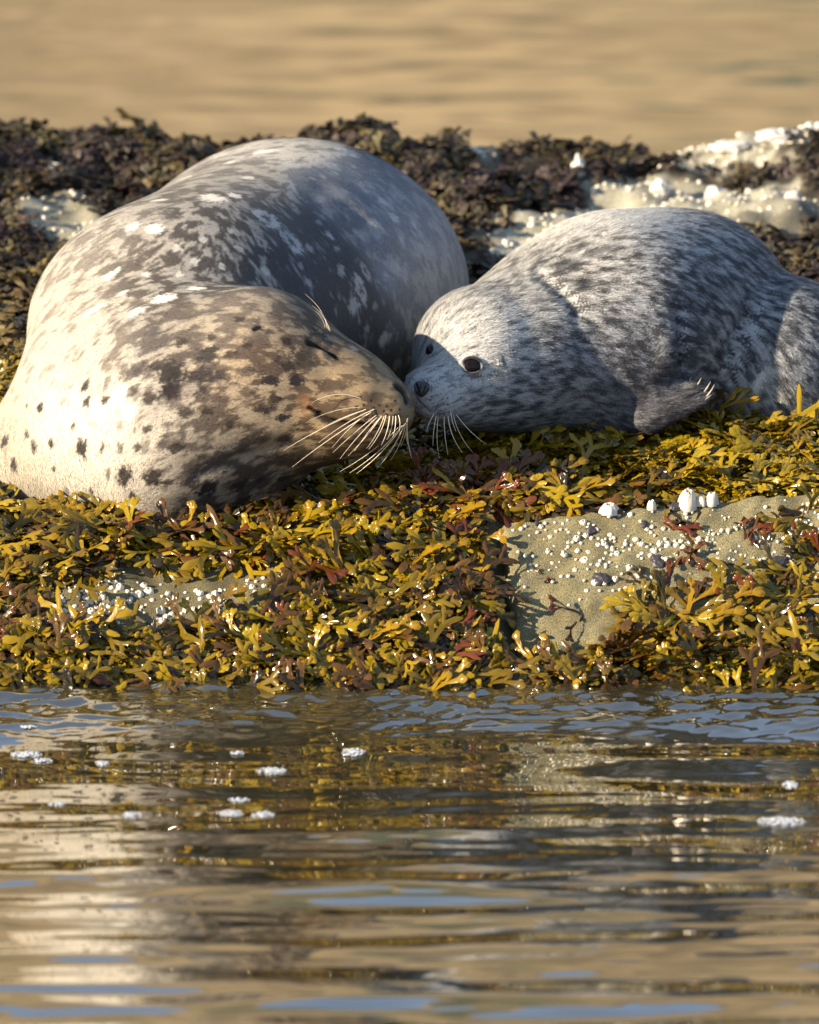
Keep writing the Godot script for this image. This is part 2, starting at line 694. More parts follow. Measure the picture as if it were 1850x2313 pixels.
func muzzle_pad(parent: Node3D, c: Vector3, n: Vector3, wide: float, high: float):
	# nose leather: broad above, narrow below, with two comma shaped nostrils
	var x := Vector3.UP.cross(n).normalized()
	var y := n.cross(x)
	var d := dome(Vector3.ZERO, Vector3(1, 0, 0), Vector3(0, 1, 0), Vector3(0, 0, 1), 30, 40)
	var a := d.surface_get_arrays(0)
	var v: PackedVector3Array = a[Mesh.ARRAY_VERTEX]
	var col := PackedColorArray()
	for i in v.size():
		var q := v[i]
		var w := wide * (0.78 + 0.30 * q.y)
		var pit := 0.0
		for s in [-1.0, 1.0]:
			var e := Vector2((q.x - s * (0.42 + 0.22 * q.y)) / 0.16, (q.y - 0.05) / 0.50)
			pit = maxf(pit, exp(-e.length_squared()))
		pit *= clampf(q.z * 2.0, 0.0, 1.0)
		var cleft := exp(-pow(q.x / 0.08, 2)) * clampf(q.z * 2.0, 0.0, 1.0)
		v[i] = c + x * q.x * w + y * q.y * high + n * (q.z * 0.006 - pit * 0.003 - cleft * 0.0012)
		col.append(Color(0.030, 0.030, 0.034).lerp(Color(0.004, 0.004, 0.004), pit))
	obj("nose", mesh_of(v, normals(v, a[Mesh.ARRAY_INDEX]), a[Mesh.ARRAY_INDEX], col), M.nose, parent)

func claw(parent: Node3D, pts: Array):
	var st := SurfaceTool.new()
	st.begin(Mesh.PRIMITIVE_TRIANGLES)
	var path := []
	var radii := []
	for i in 9:
		var s := i / 8.0
		path.append(pts[0].lerp(pts[1], s).lerp(pts[1].lerp(pts[2], s), s))
		radii.append(0.0015 * sqrt(1.0 - s * 0.97))
	tube(path, radii, 8, st)
	st.index()
	obj("claw", st.commit(), M.claw, parent)

func whisker(parent: Node3D, a: Vector3, b: Vector3, sag: Vector3, r: float, called := "whisker"):
	var st := SurfaceTool.new()
	st.begin(Mesh.PRIMITIVE_TRIANGLES)
	var path := bent(a, b, sag, 8)
	var radii := []
	for i in path.size():
		radii.append(r * (1.0 - 0.75 * pow(float(i) / 8.0, 1.6)))
	tube(path, radii, 5, st)
	st.index()
	obj(called, st.commit(), M.whisker, parent)

func dome(c: Vector3, x: Vector3, y: Vector3, z: Vector3, rings: int, sides: int) -> ArrayMesh:
	# a whole ellipsoid with half axes x, y, z
	var v := PackedVector3Array()
	var n := PackedVector3Array()
	var t := PackedInt32Array()
	for i in rings + 1:
		var a := PI * i / rings
		for k in sides + 1:
			var e := TAU * k / sides
			var u := Vector3(sin(a) * cos(e), cos(a), sin(a) * sin(e))
			v.append(c + x * u.x + y * u.y + z * u.z)
			n.append((x.normalized() * u.x / x.length() + y.normalized() * u.y / y.length() + z.normalized() * u.z / z.length()).normalized())
	for i in rings:
		for k in sides:
			var a := i * (sides + 1) + k
			var b := a + sides + 1
			t.append_array(PackedInt32Array([a, b, a + 1, a + 1, b, b + 1]))
	if x.cross(y).dot(z) < 0.0:
		for i in range(0, t.size(), 3):
			var s := t[i]
			t[i] = t[i + 1]
			t[i + 1] = s
	return mesh_of(v, n, t)

func build_mother():
	var root := thing("mother_seal", "large spotted adult seal asleep on the rockweed with closed eyes", "seal")
	var skin := obj("body", null, M.skin, root)
	root.set_meta("skin", skin)
	var zones := [
		[Vector3(-0.3840, 0.2398, 0.0914), Vector3(0.3360, 0.2880, 0.2240), Vector3(0.4836, 0.4340, 0.3472), 1.05],
		[Vector3(-0.3082, 0.2695, 0.1431), Vector3(0.2400, 0.2000, 0.1600), Vector3(0.4836, 0.4340, 0.3534), 1],
		[Vector3(-0.3441, 0.2025, 0.1077), Vector3(0.3200, 0.2720, 0.2160), Vector3(0.4960, 0.4464, 0.3596), 1.05],
		[Vector3(-0.4004, 0.3386, 0.0245), Vector3(0.2400, 0.2000, 0.1600), Vector3(0.3780, 0.3348, 0.2700), 0.72],
		[Vector3(-0.3668, 0.3906, -0.0248), Vector3(0.1920, 0.1600, 0.1280), Vector3(0.3564, 0.3186, 0.2592), 0.62],
		[Vector3(-0.3381, 0.4421, -0.0797), Vector3(0.1760, 0.1520, 0.1240), Vector3(0.3348, 0.3024, 0.2484), 0.55],
		[Vector3(-0.3168, 0.4155, -0.0273), Vector3(0.0800, 0.0680, 0.0560), Vector3(0.3348, 0.2970, 0.2430), 0.4],
		[Vector3(-0.2673, 0.4370, -0.0498), Vector3(0.0760, 0.0640, 0.0544), Vector3(0.3240, 0.2862, 0.2376), 0.4],
		[Vector3(-0.2236, 0.4654, -0.1229), Vector3(0.0800, 0.0704, 0.0600), Vector3(0.3240, 0.2916, 0.2484), 0.42],
		[Vector3(-0.2649, 0.4771, -0.1756), Vector3(0.1360, 0.1200, 0.1000), Vector3(0.3240, 0.2916, 0.2484), 0.48],
		[Vector3(-0.2164, 0.4842, -0.2898), Vector3(0.1600, 0.1440, 0.1240), Vector3(0.3132, 0.2862, 0.2484), 0.55],
		[Vector3(-0.1411, 0.4987, -0.3933), Vector3(0.2200, 0.2050, 0.1850), Vector3(0.4160, 0.3840, 0.3360), 0.6],
		[Vector3(-0.1826, 0.4147, -0.0616), Vector3(0.0680, 0.0600, 0.0560), Vector3(0.2970, 0.2700, 0.2322), 0.35],
		[Vector3(-0.2216, 0.4048, -0.0010), Vector3(0.0800, 0.0680, 0.0560), Vector3(0.2970, 0.2700, 0.2268), 0.4],
		[Vector3(-0.1540, 0.4559, -0.1803), Vector3(0.1040, 0.0960, 0.0920), Vector3(0.2700, 0.2538, 0.2322), 0.35],
		[Vector3(-0.1036, 0.4152, -0.1787), Vector3(0.0520, 0.0560, 0.0660), Vector3(0.1920, 0.2000, 0.2080), 0.12],
		[Vector3(-0.1231, 0.3862, -0.1089), Vector3(0.0500, 0.0530, 0.0620), Vector3(0.2000, 0.2000, 0.2080), 0.12],
		[Vector3(-0.0482, 0.3284, -0.2058), Vector3(0.0600, 0.0640, 0.0700), Vector3(0.2160, 0.2240, 0.2320), 0.15],
		[Vector3(-0.0738, 0.4542, -0.2844), Vector3(0.1300, 0.1400, 0.1600), Vector3(0.2400, 0.2480, 0.2640), 0.25],
		[Vector3(-0.0384, 0.4675, -0.3614), Vector3(0.1600, 0.1700, 0.1900), Vector3(0.2640, 0.2720, 0.2880), 0.35],
		[Vector3(-0.0128, 0.4325, -0.3217), Vector3(0.1900, 0.2000, 0.2250), Vector3(0.2720, 0.2800, 0.2960), 0.4],
		[Vector3(0.0435, 0.3671, -0.3408), Vector3(0.2100, 0.2200, 0.2400), Vector3(0.2880, 0.2960, 0.3040), 0.5],
		[Vector3(0.0076, 0.3569, -0.2794), Vector3(0.1900, 0.2000, 0.2200), Vector3(0.2720, 0.2800, 0.2880), 0.4],
		[Vector3(-0.0128, 0.2605, -0.2684), Vector3(0.0800, 0.0850, 0.0900), Vector3(0.2080, 0.2160, 0.2240), 0.2],
		[Vector3(-0.2938, 0.3539, 0.1105), Vector3(0.0960, 0.0800, 0.0680), Vector3(0.2808, 0.2484, 0.2052), 0.38],
		[Vector3(-0.3440, 0.3396, 0.0866), Vector3(0.1600, 0.1320, 0.1040), Vector3(0.3564, 0.3186, 0.2592), 0.62],
		[Vector3(-0.2441, 0.3470, 0.1284), Vector3(0.0686, 0.0521, 0.0408), Vector3(0.3024, 0.2487, 0.1814), 0.432],
		[Vector3(-0.1604, 0.3914, 0.1103), Vector3(0.1056, 0.0843, 0.0673), Vector3(0.2376, 0.1980, 0.1497), 0.495],
		[Vector3(-0.2099, 0.3876, 0.1027), Vector3(0.1162, 0.0942, 0.0742), Vector3(0.2484, 0.2081, 0.1542), 0.45],
		[Vector3(-0.1160, 0.3716, 0.1115), Vector3(0.0739, 0.0570, 0.0418), Vector3(0.2160, 0.1675, 0.1134), 0.405],
		[Vector3(-0.1601, 0.3497, 0.1434), Vector3(0.0739, 0.0471, 0.0302), Vector3(0.2700, 0.1878, 0.1089), 0.468],
		[Vector3(-0.1896, 0.3163, 0.1523), Vector3(0.0686, 0.0446, 0.0325), Vector3(0.2916, 0.2183, 0.1406), 0.45],
		[Vector3(-0.1207, 0.3152, 0.1461), Vector3(0.0686, 0.0471, 0.0302), Vector3(0.2592, 0.1878, 0.1134), 0.432],
		[Vector3(-0.1798, 0.2860, 0.1506), Vector3(0.0845, 0.0620, 0.0464), Vector3(0.3132, 0.2487, 0.1724), 0.522],
		[Vector3(-0.2391, 0.2507, 0.1496), Vector3(0.1003, 0.0794, 0.0603), Vector3(0.3240, 0.2640, 0.1905), 0.54],
		[Vector3(-0.2735, 0.2858, 0.1500), Vector3(0.0880, 0.0720, 0.0600), Vector3(0.2970, 0.2592, 0.2106), 0.28],
		[Vector3(-0.1504, 0.2643, 0.1418), Vector3(0.0898, 0.0694, 0.0510), Vector3(0.3024, 0.2386, 0.1633), 0.54],
		[Vector3(-0.0616, 0.3146, 0.1426), Vector3(0.1056, 0.0719, 0.0441), Vector3(0.2484, 0.1777, 0.0998), 0.54],
		[Vector3(-0.0320, 0.2992, 0.1406), Vector3(0.1267, 0.0893, 0.0557), Vector3(0.2268, 0.1675, 0.0998), 0.54],
		[Vector3(-0.0887, 0.2806, 0.1485), Vector3(0.0792, 0.0446, 0.0209), Vector3(0.2376, 0.1574, 0.0771), 0.45],
		[Vector3(-0.0617, 0.2566, 0.1411), Vector3(0.0528, 0.0322, 0.0139), Vector3(0.1620, 0.1015, 0.0408), 0.405],
		[Vector3(-0.1112, 0.2410, 0.1246), Vector3(0.0475, 0.0347, 0.0209), Vector3(0.1620, 0.1218, 0.0726), 0.315],
		[Vector3(-0.1805, 0.2095, 0.1177), Vector3(0.0528, 0.0422, 0.0325), Vector3(0.2268, 0.1827, 0.1270), 0.378],
		[Vector3(-0.2446, 0.1920, 0.1318), Vector3(0.0686, 0.0546, 0.0418), Vector3(0.2700, 0.2233, 0.1633), 0.45],
		[Vector3(-0.2940, 0.1971, 0.1319), Vector3(0.1600, 0.1360, 0.1120), Vector3(0.3672, 0.3240, 0.2700), 0.75],
		[Vector3(-0.4502, 0.2215, 0.0480), Vector3(0.2400, 0.2000, 0.1520), Vector3(0.3596, 0.3038, 0.2232), 0.8],
	]
	var flows := [
		[Vector3(-0.0222, 0.2871, 0.1432), Vector3(-0.9000, 0.0500, -0.0500)],
		[Vector3(-0.0665, 0.3101, 0.1455), Vector3(-0.9500, 0.2500, -0.0500)],
		[Vector3(-0.1109, 0.3474, 0.1305), Vector3(-0.9500, 0.2500, 0.0000)],
		[Vector3(-0.1603, 0.3852, 0.1177), Vector3(-0.9000, 0.1500, -0.3000)],
		[Vector3(-0.2093, 0.3254, 0.1470), Vector3(-0.9500, -0.0500, -0.1000)],
		[Vector3(-0.1602, 0.2753, 0.1470), Vector3(-0.9500, -0.1000, 0.0000)],
		[Vector3(-0.2342, 0.2505, 0.1488), Vector3(-0.9000, -0.3000, 0.0000)],
		[Vector3(-0.1111, 0.2468, 0.1290), Vector3(-0.9000, -0.3500, 0.0000)],
		[Vector3(-0.2587, 0.3099, 0.1448), Vector3(-0.8500, -0.3000, -0.1000)],
		[Vector3(-0.1855, 0.2043, 0.1172), Vector3(-0.8500, -0.4500, 0.0000)],
		[Vector3(-0.2938, 0.3539, 0.1105), Vector3(-0.7000, -0.6000, -0.1000)],
		[Vector3(-0.3335, 0.2463, 0.1263), Vector3(-0.3000, -0.8000, 0.0000)],
		[Vector3(-0.3992, 0.2382, 0.0829), Vector3(0.1000, -0.9000, 0.0000)],
		[Vector3(-0.3851, 0.3408, 0.0372), Vector3(-0.3000, -0.8500, -0.2000)],
		[Vector3(-0.3620, 0.3991, -0.0343), Vector3(-0.3500, -0.8000, -0.2000)],
		[Vector3(-0.3125, 0.4359, -0.0562), Vector3(-0.4500, -0.7000, 0.0000)],
		[Vector3(-0.2619, 0.4210, -0.0247), Vector3(-0.3000, -0.8000, 0.0000)],
		[Vector3(-0.2236, 0.4654, -0.1229), Vector3(-0.2000, -0.8000, 0.0000)],
		[Vector3(-0.2058, 0.4832, -0.2641), Vector3(-0.5000, -0.4000, 0.0000)],
		[Vector3(-0.1411, 0.4987, -0.3933), Vector3(-0.8000, 0.1000, 0.3000)],
		[Vector3(-0.1532, 0.4264, -0.1123), Vector3(0.2000, -0.8500, 0.0000)],
		[Vector3(-0.0884, 0.3947, -0.1786), Vector3(0.4500, -0.8000, 0.0000)],
		[Vector3(-0.0382, 0.4286, -0.2830), Vector3(0.5000, -0.7000, 0.0000)],
		[Vector3(-0.0127, 0.3312, -0.2488), Vector3(0.3000, -0.9000, 0.0000)],
		[Vector3(0.0384, 0.3687, -0.3315), Vector3(0.4000, -0.8000, 0.0000)],
		[Vector3(-0.0639, 0.4714, -0.3369), Vector3(0.5000, -0.6000, 0.2000)],
	]
	var spots := [
		[Vector3(-0.3664, 0.2358, 0.1023), 0.0080, 0.0130, Vector3(0.0330, 0.0258, 0.0228), 1, 0.0260, 0],
		[Vector3(-0.4220, 0.2294, 0.0686), 0.0046, 0.0080, Vector3(0.0330, 0.0258, 0.0228), 1, 0.0160, 0],
		[Vector3(-0.4017, 0.2379, 0.0814), 0.0040, 0.0055, Vector3(0.0330, 0.0258, 0.0228), 1, 0.0110, 0],
		[Vector3(-0.4144, 0.2751, 0.0644), 0.0052, 0.0060, Vector3(0.0330, 0.0258, 0.0228), 1, 0.0120, 0],
		[Vector3(-0.4299, 0.2747, 0.0487), 0.0034, 0.0030, Vector3(0.0330, 0.0258, 0.0228), 0.78, 0.0069, 0],
		[Vector3(-0.3189, 0.2084, 0.1255), 0.0098, 0.0150, Vector3(0.0330, 0.0258, 0.0228), 1, 0.0300, 0],
		[Vector3(-0.2864, 0.2087, 0.1402), 0.0115, 0.0130, Vector3(0.0330, 0.0258, 0.0228), 1, 0.0260, 0],
		[Vector3(-0.3638, 0.3052, 0.0911), 0.0057, 0.0070, Vector3(0.0330, 0.0258, 0.0228), 1, 0.0140, 0],
		[Vector3(-0.3409, 0.2946, 0.1160), 0.0046, 0.0080, Vector3(0.0330, 0.0258, 0.0228), 1, 0.0160, 0],
		[Vector3(-0.4451, 0.2071, 0.0520), 0.0052, 0.0080, Vector3(0.0330, 0.0258, 0.0228), 1, 0.0160, 0],
		[Vector3(-0.4553, 0.2328, 0.0407), 0.0052, 0.0090, Vector3(0.0330, 0.0258, 0.0228), 1, 0.0180, 0],
		[Vector3(-0.3374, 0.2089, 0.1147), 0.0034, 0.0110, Vector3(0.0330, 0.0258, 0.0228), 0.715, 0.0220, 0],
		[Vector3(-0.3849, 0.1810, 0.0744), 0.0029, 0.0050, Vector3(0.0330, 0.0258, 0.0228), 0.65, 0.0100, 0],
		[Vector3(-0.3234, 0.2424, 0.1322), 0.0052, 0.0070, Vector3(0.0330, 0.0258, 0.0228), 0.78, 0.0140, 0],
		[Vector3(-0.3612, 0.2892, 0.1003), 0.0046, 0.0080, Vector3(0.0330, 0.0258, 0.0228), 1, 0.0160, 0],
		[Vector3(-0.3535, 0.2637, 0.1118), 0.0069, 0.0040, Vector3(0.0330, 0.0258, 0.0228), 0.325, 0.0138, 0],
		[Vector3(-0.3233, 0.2678, 0.1338), 0.0052, 0.0060, Vector3(0.0330, 0.0258, 0.0228), 0.52, 0.0120, 0],
		[Vector3(-0.2249, 0.1937, 0.1276), 0.0120, 0.0137, Vector3(0.0248, 0.0193, 0.0171), 1, 0.0273, 0],
		[Vector3(-0.1881, 0.1961, 0.1138), 0.0072, 0.0126, Vector3(0.0248, 0.0193, 0.0171), 1, 0.0252, 0],
		[Vector3(-0.1412, 0.2003, 0.0962), 0.0042, 0.0084, Vector3(0.0248, 0.0193, 0.0171), 1, 0.0168, 0],
		[Vector3(-0.1659, 0.1998, 0.1067), 0.0048, 0.0053, Vector3(0.0248, 0.0193, 0.0171), 1, 0.0105, 0],
		[Vector3(-0.2390, 0.3102, 0.1462), 0.0084, 0.0137, Vector3(0.0248, 0.0193, 0.0171), 1, 0.0273, 0],
		[Vector3(-0.2662, 0.3284, 0.1361), 0.0132, 0.0158, Vector3(0.0248, 0.0193, 0.0171), 0.96525, 0.0315, 0],
		[Vector3(-0.3084, 0.3289, 0.1250), 0.0080, 0.0170, Vector3(0.0330, 0.0258, 0.0228), 0.78, 0.0340, 0],
		[Vector3(-0.2243, 0.3479, 0.1334), 0.0096, 0.0147, Vector3(0.0248, 0.0193, 0.0171), 0.96525, 0.0294, 0],
		[Vector3(-0.2316, 0.3269, 0.1419), 0.0108, 0.0158, Vector3(0.0248, 0.0193, 0.0171), 1, 0.0315, 0],
		[Vector3(-0.2636, 0.3099, 0.1444), 0.0108, 0.0158, Vector3(0.0248, 0.0193, 0.0171), 1, 0.0315, 0],
		[Vector3(-0.2118, 0.3253, 0.1464), 0.0072, 0.0105, Vector3(0.0248, 0.0193, 0.0171), 0.8775, 0.0210, 0],
		[Vector3(-0.2686, 0.2511, 0.1520), 0.0108, 0.0137, Vector3(0.0248, 0.0193, 0.0171), 0.61425, 0.0273, 0],
		[Vector3(-0.1551, 0.3211, 0.1511), 0.0060, 0.0116, Vector3(0.0248, 0.0193, 0.0171), 1, 0.0231, 0],
		[Vector3(-0.1256, 0.3202, 0.1463), 0.0072, 0.0084, Vector3(0.0248, 0.0193, 0.0171), 1, 0.0168, 0],
		[Vector3(-0.1797, 0.3310, 0.1504), 0.0060, 0.0126, Vector3(0.0248, 0.0193, 0.0171), 0.702, 0.0252, 0],
		[Vector3(-0.1404, 0.3422, 0.1431), 0.0072, 0.0105, Vector3(0.0248, 0.0193, 0.0171), 0.702, 0.0210, 0],
		[Vector3(-0.1158, 0.3432, 0.1351), 0.0132, 0.0158, Vector3(0.0405, 0.0315, 0.0225), 0.78975, 0.0315, 0],
		[Vector3(-0.1650, 0.2885, 0.1508), 0.0060, 0.0105, Vector3(0.0248, 0.0193, 0.0171), 0.8775, 0.0210, 0],
		[Vector3(-0.1405, 0.2776, 0.1461), 0.0048, 0.0084, Vector3(0.0248, 0.0193, 0.0171), 1, 0.0168, 0],
		[Vector3(-0.1012, 0.3637, 0.1093), 0.0096, 0.0105, Vector3(0.0270, 0.0225, 0.0203), 0.8775, 0.0210, 0],
		[Vector3(-0.1797, 0.3089, 0.1529), 0.0054, 0.0116, Vector3(0.0248, 0.0193, 0.0171), 0.702, 0.0231, 0],
		[Vector3(-0.1358, 0.2470, 0.1298), 0.0048, 0.0084, Vector3(0.0248, 0.0193, 0.0171), 0.61425, 0.0168, 0],
		[Vector3(-0.0838, 0.3148, 0.1441), 0.0084, 0.0116, Vector3(0.0450, 0.0338, 0.0225), 0.702, 0.0231, 0],
		[Vector3(-0.2880, 0.4547, -0.0801), 0.0095, 0.0090, Vector3(0.6600, 0.6100, 0.5300), 1, 0.0189, 0],
		[Vector3(-0.2244, 0.4756, -0.1696), 0.0162, 0.0135, Vector3(0.6600, 0.6100, 0.5300), 1, 0.0324, 0],
		[Vector3(-0.1995, 0.4747, -0.1904), 0.0095, 0.0083, Vector3(0.6600, 0.6100, 0.5300), 0.91, 0.0189, 0],
		[Vector3(-0.2754, 0.3967, 0.0453), 0.0095, 0.0135, Vector3(0.6600, 0.6100, 0.5300), 1, 0.0270, 0],
		[Vector3(-0.2385, 0.4031, 0.0240), 0.0067, 0.0097, Vector3(0.6600, 0.6100, 0.5300), 1, 0.0195, 0],
		[Vector3(-0.3048, 0.3850, 0.0593), 0.0081, 0.0112, Vector3(0.6600, 0.6100, 0.5300), 0.65, 0.0225, 0],
		[Vector3(-0.3133, 0.4554, -0.0912), 0.0081, 0.0090, Vector3(0.6600, 0.6100, 0.5300), 0.78, 0.0180, 0],
		[Vector3(-0.2578, 0.4740, -0.3210), 0.0067, 0.0097, Vector3(0.6600, 0.6100, 0.5300), 0.91, 0.0195, 0],
		[Vector3(-0.1666, 0.4964, -0.3752), 0.0067, 0.0165, Vector3(0.6600, 0.6100, 0.5300), 0.845, 0.0330, 0],
		[Vector3(-0.2071, 0.4886, -0.3427), 0.0054, 0.0090, Vector3(0.6600, 0.6100, 0.5300), 0.78, 0.0180, 0],
		[Vector3(-0.3369, 0.4099, -0.0303), 0.0054, 0.0127, Vector3(0.6600, 0.6100, 0.5300), 0.78, 0.0255, 0],
		[Vector3(-0.3557, 0.3773, 0.0149), 0.0054, 0.0135, Vector3(0.6600, 0.6100, 0.5300), 0.78, 0.0270, 0],
		[Vector3(-0.2965, 0.4128, -0.0132), 0.0054, 0.0067, Vector3(0.6600, 0.6100, 0.5300), 0.78, 0.0135, 0],
		[Vector3(-0.3209, 0.3967, 0.0105), 0.0041, 0.0083, Vector3(0.6600, 0.6100, 0.5300), 0.78, 0.0165, 0],
		[Vector3(-0.2624, 0.4369, -0.0502), 0.0061, 0.0067, Vector3(0.6600, 0.6100, 0.5300), 0.65, 0.0135, 0],
		[Vector3(-0.2421, 0.4242, -0.0352), 0.0054, 0.0067, Vector3(0.6600, 0.6100, 0.5300), 0.65, 0.0135, 0],
		[Vector3(-0.2847, 0.4743, -0.1614), 0.0061, 0.0090, Vector3(0.6600, 0.6100, 0.5300), 0.78, 0.0180, 0],
		[Vector3(-0.1855, 0.4827, -0.2676), 0.0067, 0.0083, Vector3(0.6600, 0.6100, 0.5300), 0.715, 0.0165, 0],
		[Vector3(-0.3233, 0.3018, 0.1277), 0.0095, 0.0105, Vector3(0.6600, 0.6100, 0.5300), 0.91, 0.0210, 0],
		[Vector3(-0.3132, 0.2838, 0.1389), 0.0081, 0.0097, Vector3(0.6600, 0.6100, 0.5300), 0.91, 0.0195, 0],
		[Vector3(-0.2439, 0.3101, 0.1458), 0.0067, 0.0097, Vector3(0.5000, 0.4200, 0.3300), 0.39, 0.0195, 0],
		[Vector3(-0.2123, 0.4181, -0.0416), 0.0047, 0.0056, Vector3(0.6600, 0.6100, 0.5300), 0.65, 0.0112, 0],
		[Vector3(-0.2327, 0.4440, -0.0685), 0.0047, 0.0053, Vector3(0.6600, 0.6100, 0.5300), 0.65, 0.0105, 0],
		[Vector3(-0.1928, 0.4325, -0.0764), 0.0054, 0.0060, Vector3(0.6600, 0.6100, 0.5300), 0.52, 0.0120, 0],
		[Vector3(-0.2591, 0.4134, -0.0097), 0.0047, 0.0060, Vector3(0.6600, 0.6100, 0.5300), 0.65, 0.0120, 0],
		[Vector3(-0.2031, 0.4493, -0.0973), 0.0047, 0.0045, Vector3(0.6600, 0.6100, 0.5300), 0.585, 0.0095, 0],
		[Vector3(-0.1628, 0.4074, -0.0744), 0.0061, 0.0060, Vector3(0.6600, 0.6100, 0.5300), 0.455, 0.0122, 0],
		[Vector3(-0.1623, 0.4534, -0.1583), 0.0130, 0.0150, Vector3(0.4500, 0.4400, 0.4200), 1, 0.0300, 1],
		[Vector3(-0.1335, 0.4282, -0.1475), 0.0110, 0.0150, Vector3(0.3600, 0.3700, 0.3800), 1, 0.0300, 1],
		[Vector3(-0.1135, 0.4176, -0.1648), 0.0067, 0.0053, Vector3(0.3600, 0.3700, 0.3800), 0.65, 0.0135, 0],
		[Vector3(-0.0912, 0.4249, -0.2126), 0.0061, 0.0060, Vector3(0.3600, 0.3700, 0.3800), 0.78, 0.0122, 0],
		[Vector3(-0.0784, 0.3880, -0.1883), 0.0081, 0.0060, Vector3(0.3600, 0.3700, 0.3800), 0.65, 0.0162, 0],
		[Vector3(-0.0557, 0.3645, -0.2053), 0.0080, 0.0150, Vector3(0.3600, 0.3700, 0.3800), 1, 0.0300, 1],
		[Vector3(-0.0633, 0.3469, -0.1881), 0.0108, 0.0097, Vector3(0.3600, 0.3700, 0.3800), 0.91, 0.0216, 0],
		[Vector3(-0.0482, 0.3817, -0.2248), 0.0070, 0.0110, Vector3(0.3600, 0.3700, 0.3800), 0.78, 0.0220, 1],
		[Vector3(-0.0280, 0.3004, -0.2331), 0.0095, 0.0075, Vector3(0.3600, 0.3700, 0.3800), 0.91, 0.0189, 0],
		[Vector3(-0.0618, 0.3495, 0.0998), 0.0067, 0.0053, Vector3(0.3600, 0.3700, 0.3800), 0.455, 0.0135, 0],
		[Vector3(-0.0179, 0.4293, -0.3097), 0.0067, 0.0090, Vector3(0.4200, 0.4300, 0.4500), 0.78, 0.0180, 0],
		[Vector3(-0.0306, 0.4457, -0.3201), 0.0061, 0.0075, Vector3(0.4200, 0.4300, 0.4500), 0.78, 0.0150, 0],
		[Vector3(0.0051, 0.4186, -0.3274), 0.0047, 0.0053, Vector3(0.4200, 0.4300, 0.4500), 0.65, 0.0105, 0],
		[Vector3(-0.0102, 0.4066, -0.2912), 0.0041, 0.0053, Vector3(0.3600, 0.3700, 0.3800), 0.65, 0.0105, 0],
		[Vector3(-0.0797, 0.4927, -0.4144), 0.0054, 0.0097, Vector3(0.5000, 0.4800, 0.4500), 0.91, 0.0195, 0],
		[Vector3(-0.0642, 0.4870, -0.4016), 0.0054, 0.0067, Vector3(0.4500, 0.4400, 0.4300), 0.78, 0.0135, 0],
		[Vector3(-0.0482, 0.3181, -0.2059), 0.0054, 0.0053, Vector3(0.3600, 0.3700, 0.3800), 0.65, 0.0108, 0],
		[Vector3(-0.1132, 0.3837, -0.1238), 0.0054, 0.0053, Vector3(0.3600, 0.3700, 0.3800), 0.52, 0.0108, 0],
		[Vector3(-0.1682, 0.4350, -0.1066), 0.0070, 0.0110, Vector3(0.4000, 0.3600, 0.3200), 0.78, 0.0220, 1],
		[Vector3(-0.1233, 0.4035, -0.1272), 0.0047, 0.0045, Vector3(0.3600, 0.3700, 0.3800), 0.52, 0.0095, 0],
		[Vector3(-0.0835, 0.4109, -0.2044), 0.0054, 0.0037, Vector3(0.3600, 0.3700, 0.3800), 0.52, 0.0108, 0],
		[Vector3(-0.1039, 0.4392, -0.2191), 0.0047, 0.0045, Vector3(0.3600, 0.3700, 0.3800), 0.52, 0.0095, 0],
		[Vector3(-0.0127, 0.3799, -0.2659), 0.0054, 0.0067, Vector3(0.3600, 0.3700, 0.3800), 0.39, 0.0135, 0],
	]
